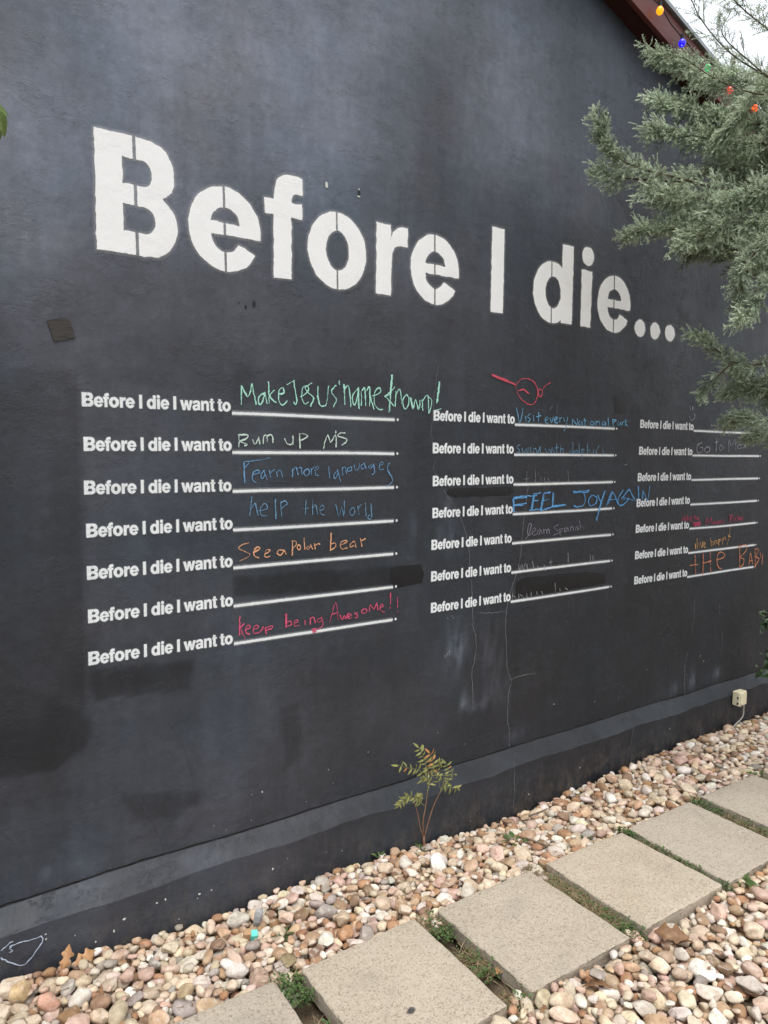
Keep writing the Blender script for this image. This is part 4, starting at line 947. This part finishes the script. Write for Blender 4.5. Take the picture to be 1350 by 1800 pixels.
rach = [([(670, 720), (680, 480), (645, 370), (600, 230), (540, 120)], -.13, .05, 1), ([(690, 640), (560, 450), (440, 420), (250, 375)], -.15, .10, 1), ([(860, 740), (890, 650), (990, 690), (1085, 700)], -.12, 0, 1.2),
        ([(665, 740), (700, 620), (650, 540), (590, 570)], -.16, 0, .9), ([(700, 460), (760, 420), (740, 290), (700, 200)], -.14, .25, 1), ([(860, 740), (820, 560), (800, 380), (850, 330)], -.12, 0, 1),
        ([(860, 740), (960, 600), (975, 460), (930, 350)], -.10, .05, .95), ([(455, 840), (380, 820), (270, 920)], -.135, 0, 1), ([(640, 960), (480, 840), (560, 830)], -.14, 0, .9), ([(690, 600), (740, 520), (850, 520), (1050, 500)], -.15, 0, .8)]
rl = random.Random(9)
for px, yy, hue, sc in rach:
    P = spline([zs(*p_, yy) for p_ in px], 5); lm = MB(); hv = []
    lm.tube(P, np.linspace(.0012, .0006, len(P)), 4); hv += [0]*len(lm.V)
    V, F = leaf_poly(1, .155, OVAL, .35, .3, 6)
    m0 = len(P)//4
    for i in range(m0, len(P), 1 if len(P) < 12 else 2):
        t = P[min(i+1, len(P)-1)]-P[i-1]; t /= np.linalg.norm(t)
        sd = np.cross(t, [0, 1, 0]); sd /= np.linalg.norm(sd)+1e-9
        for sg in (-1, 1):
            d = t*.45+sd*sg*.8+np.array([rl.uniform(-.2, .2), rl.uniform(-.6, .3), -.28]); L = .026*sc*rl.uniform(.75, 1.25)
            b0 = len(lm.V); lm.add(place(V*L, P[i], d, up=(0, -1, .3), roll=rl.uniform(-.6, .6)), F)
            h_ = 1. if rl.random() < hue else rl.uniform(0, .15); hv += [h_]*(len(lm.V)-b0)
    b0 = len(lm.V); lm.add(place(V*.032*sc, P[-1], P[-1]-P[-2]+np.array([0, 0, -.002]), up=(0, -1, .3)), F); hv += [1. if hue > .1 else .05]*(len(lm.V)-b0)
    me = lm.mesh('leaf'); a_ = me.attributes.new('hue', 'FLOAT', 'POINT'); a_.data.foreach_set('value', np.array(hv, np.float32)); link('leaf', me, M_SAPL, SAP)

# ------------------------------------------------------------------ things fixed to the wall
N = NT('dark varnished board', .45, .4); c = N.mix(N.rng(N.noise(14, 5, .7, stretch=(1, 1, 5)), .3, .7, 0, 1), (.020, .018, .015), (.050, .040, .034)); N.col(c); N.bump(N.noise(20, 5, .7, stretch=(.5, 1, 4)), .6, .004); M_PLATE = N.m
pc = [wxz(60+x/13.5, 540+y/13.5) for x, y in ((295, 320), (735, 240), (850, 320), (975, 720), (940, 745), (470, 825))]
mb = MB(); k = len(pc); y0, y1 = -.0040, -.0005
mb.add([(x, y1, z) for x, z in pc]+[(x, y0, z) for x, z in pc], [tuple(range(k)), tuple(range(2*k-1, k-1, -1))]+[(i, k+i, k+(i+1) % k, (i+1) % k) for i in range(k)])
o = mb.obj('wall_plate', M_PLATE); bm = bmesh.new(); bm.from_mesh(o.data); bmesh.ops.recalc_face_normals(bm, faces=bm.faces); bmesh.ops.bevel(bm, geom=bm.edges[:], offset=.0010, segments=2, affect='EDGES'); bm.to_mesh(o.data); bm.free()
setp(o, 'small dark square plate stuck crooked on the wall left of the prompts', 'plate')
# junction box with cable
N = NT('cream plastic', .45, .4); N.col(N.mix(N.rng(N.noise(12), .35, .7, 0, 1), (.74, .66, .43), (.80, .74, .55))); M_CREAM = N.m
N = NT('grey plastic cable', .5); N.col((.42, .38, .34)); M_CABLE = N.m
N = NT('dark hinge plastic', .5); N.col((.05, .045, .04)); M_CORD0 = N.m
bc = at(1300, 1227, -.09); box = empty('junction_box', bc, 'cream plastic electrical box on the wall foot with a cable coming out below', 'electrical box')
mb = MB(); mb.box((-.045, -.024, -.046), (.045, .026, .050)); o = link('casing', mb.mesh('casing'), M_CREAM); o.parent = box; bevel(o, .007, 3)
mb = MB(); mb.box((-.038, -.029, -.038), (.038, -.0242, .042)); o = link('cover', mb.mesh('cover'), M_CREAM); o.parent = box; bevel(o, .003, 2)
mb = MB()
for sx_, sz_ in ((-.03, -.031), (.03, .036)):
    mb.tube([(sx_, -.029, sz_), (sx_, -.0315, sz_)], .0042, 10)
o = link('screw', mb.mesh('screw'), M_CABLE); o.parent = box
for hz in (-.026, .012):
    mb = MB(); mb.box((-.0485, -.020, hz-.007), (-.0452, -.008, hz+.007)); o = link('hinge', mb.mesh('hinge'), M_CORD0); o.parent = box; bevel(o, .001, 1)
mb = MB(); mb.tube([(.012, 0, -.046), (.012, 0, -.062)], .009, 10); o = link('cable_gland', mb.mesh('cable_gland'), M_CABLE); o.parent = box
box.scale = (.92, .92, .92)
mb = MB(); mb.tube(spline([at(1308, 1240, -.085), at(1306, 1262, -.088), at(1290, 1280, -.09), at(1278, 1300, -.10), at(1270, 1312, -.11)], 5), .0046, 8); mb.obj('cable', M_CABLE, box, smooth=True)

# ------------------------------------------------------------------ string of coloured bulbs along the barge board
STR = empty('string_lights', at(1199, 75, -.14), 'string of lit coloured bulbs along the maroon roof edge', 'string lights')
bul = [(1160, 18, 'orange', (1, .33, .005), 1.15), (1199, 75, 'blue', (.015, .008, .9), 1.0), (1244, 118, 'green', (.015, .42, .12), 1.0), (1283, 158, 'red', (.9, .045, .02), 1.0), (1327, 190, 'orange red', (1, .12, .01), 1.15)]
N = NT('black cord', .6); N.col((.02, .02, .02)); M_CORD = N.m
cy_ = -.142
P = []
for (u0, v0, *_), (u1, v1, *_) in zip([(1075, -70)]+bul, bul+[(1362, 226)]):
    a, b = at(u0, v0-9, cy_), at(u1, v1-9, cy_)
    P += [a, (a+b)/2-np.array([0, 0, .012])]
P.append(b)
mb = MB(); mb.tube(P, .0028, 6); mb.obj('cord', M_CORD, STR, smooth=True)
for u_, v_, nm, col_, st in bul:
    p = at(u_, v_, cy_-.004)
    N = NT(nm+' glowing bulb', .3); N.col(tuple(c_*.6 for c_ in col_)); N.p.inputs['Emission Color'].default_value = (*col_, 1); N.p.inputs['Emission Strength'].default_value = st*.8; N.p.inputs['Roughness'].default_value = .08; N.p.inputs['Coat Weight'].default_value = .6
    bm = bmesh.new(); bmesh.ops.create_uvsphere(bm, u_segments=16, v_segments=12, radius=.0175)
    for vtx in bm.verts:
        if vtx.co.z > 0: vtx.co.x *= 1-.35*vtx.co.z/.0175; vtx.co.y *= 1-.35*vtx.co.z/.0175
        vtx.co.z *= 1.25
    me = bpy.data.meshes.new('bulb'); bm.to_mesh(me); bm.free(); me.transform(Matrix.Translation(Vector(p)))
    bo = link('bulb', me, N.m, STR, nm+' bulb', True)
    mb = MB(); mb.tube([p+np.array([0, 0, .016]), p+np.array([0, 0, .040])], .009, 8)
    so = link('socket', mb.mesh('socket'), M_CORD); so.parent = bo; so.location = (0, 0, 0)

# ================================================================== CYPRESS
N = NT('cypress foliage', .6, .3)
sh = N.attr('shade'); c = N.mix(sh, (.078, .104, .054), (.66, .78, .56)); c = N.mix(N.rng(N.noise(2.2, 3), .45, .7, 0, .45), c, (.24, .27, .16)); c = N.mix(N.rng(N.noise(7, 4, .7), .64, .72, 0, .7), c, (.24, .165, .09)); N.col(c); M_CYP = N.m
N = NT('cypress bark', .9, .15); N.col(N.mix(N.noise(20, 5, .7, stretch=(3, 3, .5)), (.075, .058, .045), (.15, .12, .095))); N.bump(N.noise(30, 5, .7, stretch=(3, 3, .4)), .8, .01); M_CBARK = N.m
rt = np.random.default_rng(31)
def needles(P0, P1, R, sh_):
    """three-sided tapering prisms from P0 to P1 (vectorised)"""
    n = len(P0); d = P1-P0; d /= np.linalg.norm(d, axis=1)[:, None]+1e-9
    ref = np.where(np.abs(d[:, 2:3]) > .9, np.array([[1., 0, 0]]), np.array([[0, 0, 1.]]))
    a = np.cross(d, ref); a /= np.linalg.norm(a, axis=1)[:, None]; b = np.cross(d, a)
    V = np.empty((n, 6, 3))
    for k in range(3):
        o = math.cos(2.0944*k)*a+math.sin(2.0944*k)*b
        V[:, k] = P0+o*R[:, None]; V[:, 3+k] = P1+o*R[:, None]*.45
    base = (np.arange(n)*6)[:, None]
    F = np.concatenate([base+np.array([[k, (k+1) % 3, 3+(k+1) % 3, 3+k]]) for k in range(3)])
    return V.reshape(-1, 3), F, np.repeat(sh_, 6)
def unit(v): return v/(np.linalg.norm(v, axis=-1, keepdims=True)+1e-9)
SEG0, SEG1, SEGR, SEGS = [], [], [], []
def spray(p, d, L, dens=1., shade=.7, droop=.15):
    """one feathery branchlet: axis with alternate twigs carrying short scaly shoots"""
    d = unit(np.array(d)); k = max(3, int(L/.017))
    ax = [np.array(p)]; dd = d.copy()
    for i in range(k):
        dd = unit(dd+rt.normal(0, .13, 3)+np.array([0, 0, -droop*.12])); ax.append(ax[-1]+dd*L/k)
    ax = np.array(ax)
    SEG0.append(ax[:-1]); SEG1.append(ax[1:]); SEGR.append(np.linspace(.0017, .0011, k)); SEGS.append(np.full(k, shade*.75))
    pl = unit(np.cross(d, rt.normal(0, 1, 3)))                      # the spray is loosely flat
    for i in range(1, k+1):
        t = unit(ax[i]-ax[i-1]); rem = 1-.6*i/k
        for sg in (-1, 1):
            if rt.random() > .82*dens+.05: continue
            sd = unit(np.cross(t, pl)*sg+rt.normal(0, .45, 3)); dr = unit(t*rt.uniform(.6, 1.1)+sd)
            l = rt.uniform(.03, .062)*rem*1.25; m_ = max(2, int(l/.0065)); st_ = l/m_
            cur = dr+rt.normal(0, .12, (m_, 3))+np.linspace(0, .35, m_)[:, None]*t; pt = np.concatenate([[ax[i]], ax[i]+np.cumsum(unit(cur), 0)*st_])
            s_ = np.clip(shade+rt.normal(0, .17), 0, 1); ramp = np.linspace(-.42, .16, m_)  # inner shade and bright tips painted into the foliage colour
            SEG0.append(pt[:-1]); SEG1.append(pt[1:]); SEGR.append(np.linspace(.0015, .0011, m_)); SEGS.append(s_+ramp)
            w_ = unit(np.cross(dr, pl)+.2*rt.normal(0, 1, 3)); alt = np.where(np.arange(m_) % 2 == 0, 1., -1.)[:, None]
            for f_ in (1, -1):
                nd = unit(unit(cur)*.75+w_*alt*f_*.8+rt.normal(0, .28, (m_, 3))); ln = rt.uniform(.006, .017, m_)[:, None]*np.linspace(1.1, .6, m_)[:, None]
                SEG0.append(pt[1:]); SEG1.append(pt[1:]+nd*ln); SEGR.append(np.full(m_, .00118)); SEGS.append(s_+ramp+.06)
CYP = empty('cypress_tree', (3.75, -1.42, -.05), 'silvery green feathery cypress tree reaching in from the right in front of the wall', 'tree')
trunk_pts = [np.array(p) for p in ((3.75, -1.42, -.15), (3.74, -1.40, .6), (3.70, -1.36, 1.3), (3.66, -1.30, 2.0), (3.62, -1.24, 2.7), (3.58, -1.18, 3.4), (3.55, -1.15, 4.2), (3.5, -1.1, 5.0))]
mb = MB(); mb.tube(spline(trunk_pts, 4), np.linspace(.085, .018, 4*7+1), 10); mb.obj('trunk', M_CBARK, CYP, smooth=True)
def trunk_at(z): 
    zs_ = [p[2] for p in trunk_pts]; return np.array([np.interp(z, zs_, [p[i] for p in trunk_pts]) for i in range(3)])
# limbs: photo polyline with the depth (Y) of each point, tuft length, number of sprays, where along the limb the foliage starts
limbs = [
 ([(1420, 150, -.75), (1330, 150, -.62), (1240, 130, -.50), (1160, 95, -.42)], .15, 62, .2),
 ([(1430, 235, -.75), (1320, 215, -.60), (1230, 195, -.50), (1165, 180, -.44)], .15, 62, .2),
 ([(1430, 260, -.8), (1320, 250, -.64), (1230, 240, -.54), (1150, 228, -.46)], .15, 56, .25),
 ([(1440, 370, -.85), (1320, 345, -.68), (1200, 315, -.58), (1110, 290, -.52), (1072, 262, -.5), (1055, 222, -.5)], .11, 54, .12),
 ([(1200, 320, -.58), (1120, 315, -.5), (1082, 310, -.47), (1060, 300, -.45)], .10, 18, .0),
 ([(1440, 420, -.8), (1330, 400, -.66), (1240, 375, -.56), (1170, 350, -.5)], .17, 64, .1),
 ([(1440, 480, -.85), (1320, 450, -.70), (1220, 410, -.60), (1150, 402, -.54), (1112, 412, -.5)], .11, 54, .1),
 ([(1440, 480, -.8), (1340, 470, -.62), (1270, 445, -.52), (1225, 440, -.46)], .16, 46, .1),
 ([(1440, 330, -.95), (1360, 330, -.86), (1300, 345, -.80), (1250, 370, -.74)], .16, 60, .0),
 ([(1440, 420, -1.0), (1350, 430, -.9), (1310, 470, -.86), (1300, 530, -.82)], .13, 46, .1),
 ([(1440, 500, -1.0), (1360, 500, -.92), (1330, 530, -.88), (1305, 555, -.86)], .11, 30, .2),
 ([(1440, 640, -.8), (1350, 640, -.68), (1300, 640, -.6), (1255, 612, -.55), (1228, 592, -.52)], .10, 40, .1),
 ([(1290, 635, -.62), (1268, 655, -.58), (1250, 672, -.56), (1240, 688, -.55)], .07, 9, .0),
 ([(1440, 690, -.75), (1350, 680, -.60), (1315, 680, -.52), (1288, 690, -.46)], .12, 44, .1),
 ([(1440, 740, -.8), (1350, 740, -.66), (1318, 735, -.58), (1290, 742, -.52)], .11, 44, .1),
 ([(1440, 770, -.6), (1370, 775, -.48), (1345, 765, -.42), (1322, 768, -.36)], .10, 26, .1),
 ([(1440, 560, -.6), (1390, 400, -.55), (1340, 300, -.5), (1290, 270, -.45)], .18, 56, .1),
 ([(1450, 110, -.9), (1370, 140, -.8), (1310, 190, -.7), (1270, 240, -.62)], .16, 50, .1),
 ([(1440, 250, -.7), (1370, 260, -.6), (1320, 290, -.52), (1280, 320, -.48)], .17, 60, .1),
 ([(1440, 170, -.6), (1370, 180, -.5), (1310, 170, -.42), (1250, 150, -.36)], .15, 50, .1), ([(1440, 110, -.6), (1360, 130, -.5), (1290, 125, -.42), (1215, 100, -.36)], .12, 36, .2),
]
limbs += [([(1440, 320, -.75), (1340, 300, -.62), (1260, 300, -.55), (1180, 330, -.5)], .16, 50, .1), ([(1440, 380, -.9), (1330, 370, -.78), (1230, 350, -.70), (1150, 335, -.64)], .15, 50, .1),
 ([(1440, 440, -.75), (1340, 430, -.62), (1250, 415, -.55), (1180, 395, -.5)], .15, 50, .1), ([(1440, 400, -.95), (1350, 390, -.86), (1270, 400, -.78), (1210, 425, -.72)], .15, 50, .1),
 ([(1440, 210, -.7), (1360, 220, -.6), (1290, 215, -.54), (1230, 220, -.5)], .16, 44, .1), ([(1440, 720, -.7), (1370, 700, -.6), (1330, 690, -.55), (1300, 660, -.5)], .15, 40, .1), ([(1440, 480, -.6), (1380, 470, -.52), (1320, 440, -.45), (1280, 400, -.4)], .17, 50, .0)]
thin_limbs = [([(1440, 190, -1.0), (1340, 130, -.92), (1280, 90, -.88), (1230, 30, -.84), (1205, -30, -.82)], .11, 30), ([(1440, 130, -1.1), (1360, 60, -1.05), (1300, 10, -1.0), (1260, -40, -1.0)], .12, 36),
              ([(1440, 60, -1.1), (1380, 30, -1.05), (1340, -20, -1.0)], .12, 24), ([(1440, 200, -1.05), (1370, 150, -.98), (1320, 110, -.95), (1270, 60, -.9), (1285, 20, -.9)], .10, 26), ([(1400, 170, -.9), (1330, 165, -.85), (1260, 140, -.8), (1200, 100, -.78)], .10, 22)]
for li, spec in enumerate(limbs+thin_limbs):
    px, L, ns = spec[:3]; thin = li >= len(limbs); t0 = spec[3] if len(spec) > 3 else .12
    pts = [at(*q) for q in px]
    if px[0][0] > 1395:
        s_ = trunk_at(pts[0][2]-.35); pts = [s_, s_*.5+pts[0]*.5+np.array([0, 0, .02])]+pts
        t0 = t0*.5+.30
    P = np.array(spline(pts, 6)); n = len(P)
    mb = MB(); mb.tube(P, np.linspace(.0055 if thin else (.010 if len(pts) > 4 else .005), .0012, n), 6); mb.obj('limb', M_CBARK, CYP, smooth=True)
    ns = int(ns*(.8 if thin else 1.75))
    for i in range(ns):
        t = t0+(1-t0)*(i+rt.random())/ns; fi = t*(n-1); i0 = min(int(fi), n-2); p = P[i0]+(P[i0+1]-P[i0])*(fi-i0)
        ax = unit(P[i0+1]-P[i0]); r = unit(rt.normal(0, 1, 3)); sd = unit(r-ax*(r@ax)); taper = 1-.45*t
        d = ax*(rt.uniform(.45, 1.0)+.75*t)+sd*rt.uniform(.4, 1.0)*(1-.4*t)+np.array([0, 0, .10])
        spray(p, d, L*taper*rt.uniform(.65, 1.25), .55 if thin else 1., np.clip(rt.normal(.62, .2), .15, 1), .6)
    spray(P[-1], P[-1]-P[-3], L*.65, .9, .8)
for k in range(20):                                # the rest of the tree, outside the picture
    z_ = 1.7+3.1*k/19; az = math.radians(-125+185*((k*.618) % 1)); s_ = trunk_at(z_); Lb = rt.uniform(.6, 1.0)*(1.15-.16*z_)
    dv = np.array([math.cos(az), math.sin(az), .25]); P = np.array(spline([s_, s_+dv*Lb*.5+np.array([0, 0, .03]), s_+dv*Lb*np.array([1, 1, .8])], 6)); n = len(P)
    mb = MB(); mb.tube(P, np.linspace(.011, .0016, n), 6); mb.obj('limb', M_CBARK, CYP, smooth=True)
    for i in range(52):
        t = .2+.8*rt.random(); i0 = min(int(t*(n-1)), n-2); p = P[i0]+(P[i0+1]-P[i0])*rt.random(); ax = unit(P[i0+1]-P[i0]); r = unit(rt.normal(0, 1, 3)); sd = unit(r-ax*(r@ax))
        spray(p, ax*(rt.uniform(.45, 1.)+.75*t)+sd*rt.uniform(.4, 1.)+np.array([0, 0, .1]), .15*rt.uniform(.7, 1.25), .9, np.clip(rt.normal(.62, .2), .15, 1), .6)
A0, A1, AR, AS = np.concatenate(SEG0), np.concatenate(SEG1), np.concatenate(SEGR), np.concatenate(SEGS)
keep = np.ones(len(A0), bool)                      # thin growth round the warm bulbs, which show through it
pu, pv_, _ = project(A0)
for u_, v_, *_r in bul: keep &= ~((np.hypot(pu-u_, pv_-v_) < 13) & (rt.random(len(A0)) < .8))
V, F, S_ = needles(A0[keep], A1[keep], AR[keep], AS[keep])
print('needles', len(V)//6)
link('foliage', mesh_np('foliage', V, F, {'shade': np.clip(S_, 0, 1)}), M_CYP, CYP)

# ------------------------------------------------------------------ small leaf tree far behind the roof corner (yellowing twigs against the sky)
M_FAR = leaf_mat('yellowing small leaves', (.10, .11, .035), (.26, .21, .07), 3)
FT = empty('small_leaved_tree', (11.5, 4.5, -.1), 'bare twiggy tree with yellowing leaves behind the roof corner at upper right', 'tree')
mb = MB(); base = np.array([11.5, 4.5, -.1]); mb.tube(spline([base, base+[.05, 0, 1.6], base+[-.1, .1, 3.2], base+[0, 0, 5]], 4), np.linspace(.14, .06, 13), 8); mb.obj('trunk', M_CBARK, FT, smooth=True)
br, lm = MB(), MB(); V1, F1 = leaf_poly(1, .3, OVAL, .2, .2, 3)
def grow(p, d, L, r, lev):
    k = 5; pts = [p]
    for _ in range(k):
        d = unit(d+rt.normal(0, .18, 3)+np.array([0, 0, .04])); pts.append(pts[-1]+d*L/k)
    br.tube(pts, np.linspace(r, r*.55, k+1), 5 if lev < 2 else 3)
    if lev == 3:
        for q in pts[1:]:
            for _ in range(2):
                lm.add(place(V1*rt.uniform(.05, .09), q, rt.normal(0, 1, 3), roll=rt.uniform(0, 3)), F1)
        return
    for i in range(1, k+1):
        for _ in range(1 if lev else 2):
            grow(pts[i], unit(d+rt.normal(0, .75, 3)), L*rt.uniform(.45, .65), r*.5, lev+1)
for an in np.linspace(0, 6.283, 7)[:-1]:
    grow(base+np.array([0, 0, 4.2+rt.uniform(-.8, .8)]), unit(np.array([math.cos(an), math.sin(an), .9])), 2.1, .05, 0)
br.obj('branches', M_CBARK, FT); lm.obj('foliage', M_FAR, FT)

# ------------------------------------------------------------------ broad leaved shrub at the right edge and leafy young tree at the left edge
M_BROAD = leaf_mat('dark glossy broad leaf', (.030, .055, .022), (.075, .115, .055), 20, .4)
SH = empty('shrub', (4.62, -.16, -.1), 'dark broad leaved shrub growing up the wall at the right edge above the electrical box', 'shrub')
mb, lm = MB(), MB(); rs = random.Random(4)
VB, FB = leaf_poly(1, .34, OVAL, .4, .3, 6)
main = spline([(4.72, -.16, -.14), (4.70, -.17, .15), (4.66, -.15, .42), (4.72, -.14, .75)], 5); mb.tube(main, np.linspace(.012, .005, len(main)), 6)
for u_, v_, yy in ((1338, 1085, -.14), (1345, 1100, -.15), (1346, 1155, -.16), (1338, 1180, -.17), (1350, 1170, -.18), (1366, 1120, -.15), (1372, 1190, -.18), (1380, 1060, -.16), (1395, 1150, -.2)):
    q = at(u_, v_, yy); s_ = min(main, key=lambda m_: np.linalg.norm(m_-q)-.2*(m_[2] < q[2])); mb.tube([s_, (s_+q)/2+np.array([0, 0, -.02]), q], [.004, .003, .002], 5)
    for _ in range(9):
        d = np.array([rs.uniform(-1, .9), rs.uniform(-1, .2), rs.uniform(-.5, .8)]); L = rs.uniform(.035, .06)
        lm.add(place(VB*L, q+np.array([rs.uniform(-.035, .03), rs.uniform(-.03, .02), rs.uniform(-.035, .035)]), d, roll=rs.uniform(-.8, .8)), FB)
mb.obj('stem', M_BARK, SH, smooth=True); lm.obj('foliage', M_BROAD, SH)
M_LIGHTG = leaf_mat('fresh green leaf', (.10, .16, .035), (.22, .30, .10), 30)
YT = empty('young_tree', (-.12, -.45, -.1), 'fresh green leaf tips poking in at the left edge near the top', 'tree')
mb, lm = MB(), MB(); q = at(4, 200, -.45)
main = spline([(-.12, -.45, -.12), (-.1, -.46, .8), (-.08, -.44, 1.6), (q[0]-.28, -.45, q[2]+.1)], 5); mb.tube(main, np.linspace(.022, .007, len(main)), 7)
mb.tube([main[-4], q+np.array([-.14, 0, .06]), q+np.array([-.03, 0, .03])], [.006, .004, .002], 5); mb.obj('trunk', M_BARK, YT, smooth=True)
VB2, FB2 = leaf_poly(1, .22, OVAL, .5, .3, 6)
for u_, v_, d, L in ((-14, 183, (1, .1, -.1), .042), (-4, 190, (.35, -.1, -1), .055), (-12, 186, (.75, .2, -.9), .060), (-22, 178, (.4, -.4, -.8), .06), (-10, 200, (.2, .1, -1), .05), (-40, 170, (-.5, -.3, -.8), .09), (-60, 160, (.2, .4, -.9), .09), (-70, 190, (-.6, .1, -.5), .08)):
    lm.add(place(VB2*L, at(u_, v_, -.45), d, up=(0, -1, .2), roll=rs.uniform(-.4, .4)), FB2)
for _ in range(26):
    s_ = main[rs.randint(len(main)//2, len(main)-1)]; lm.add(place(VB2*rs.uniform(.06, .1), s_+np.array([rs.uniform(-.15, -.02), rs.uniform(-.15, .15), rs.uniform(-.05, .25)]), (rs.uniform(-1, .1), rs.uniform(-1, 1), rs.uniform(-1, .3))), FB2)
lm.obj('foliage', M_LIGHTG, YT)
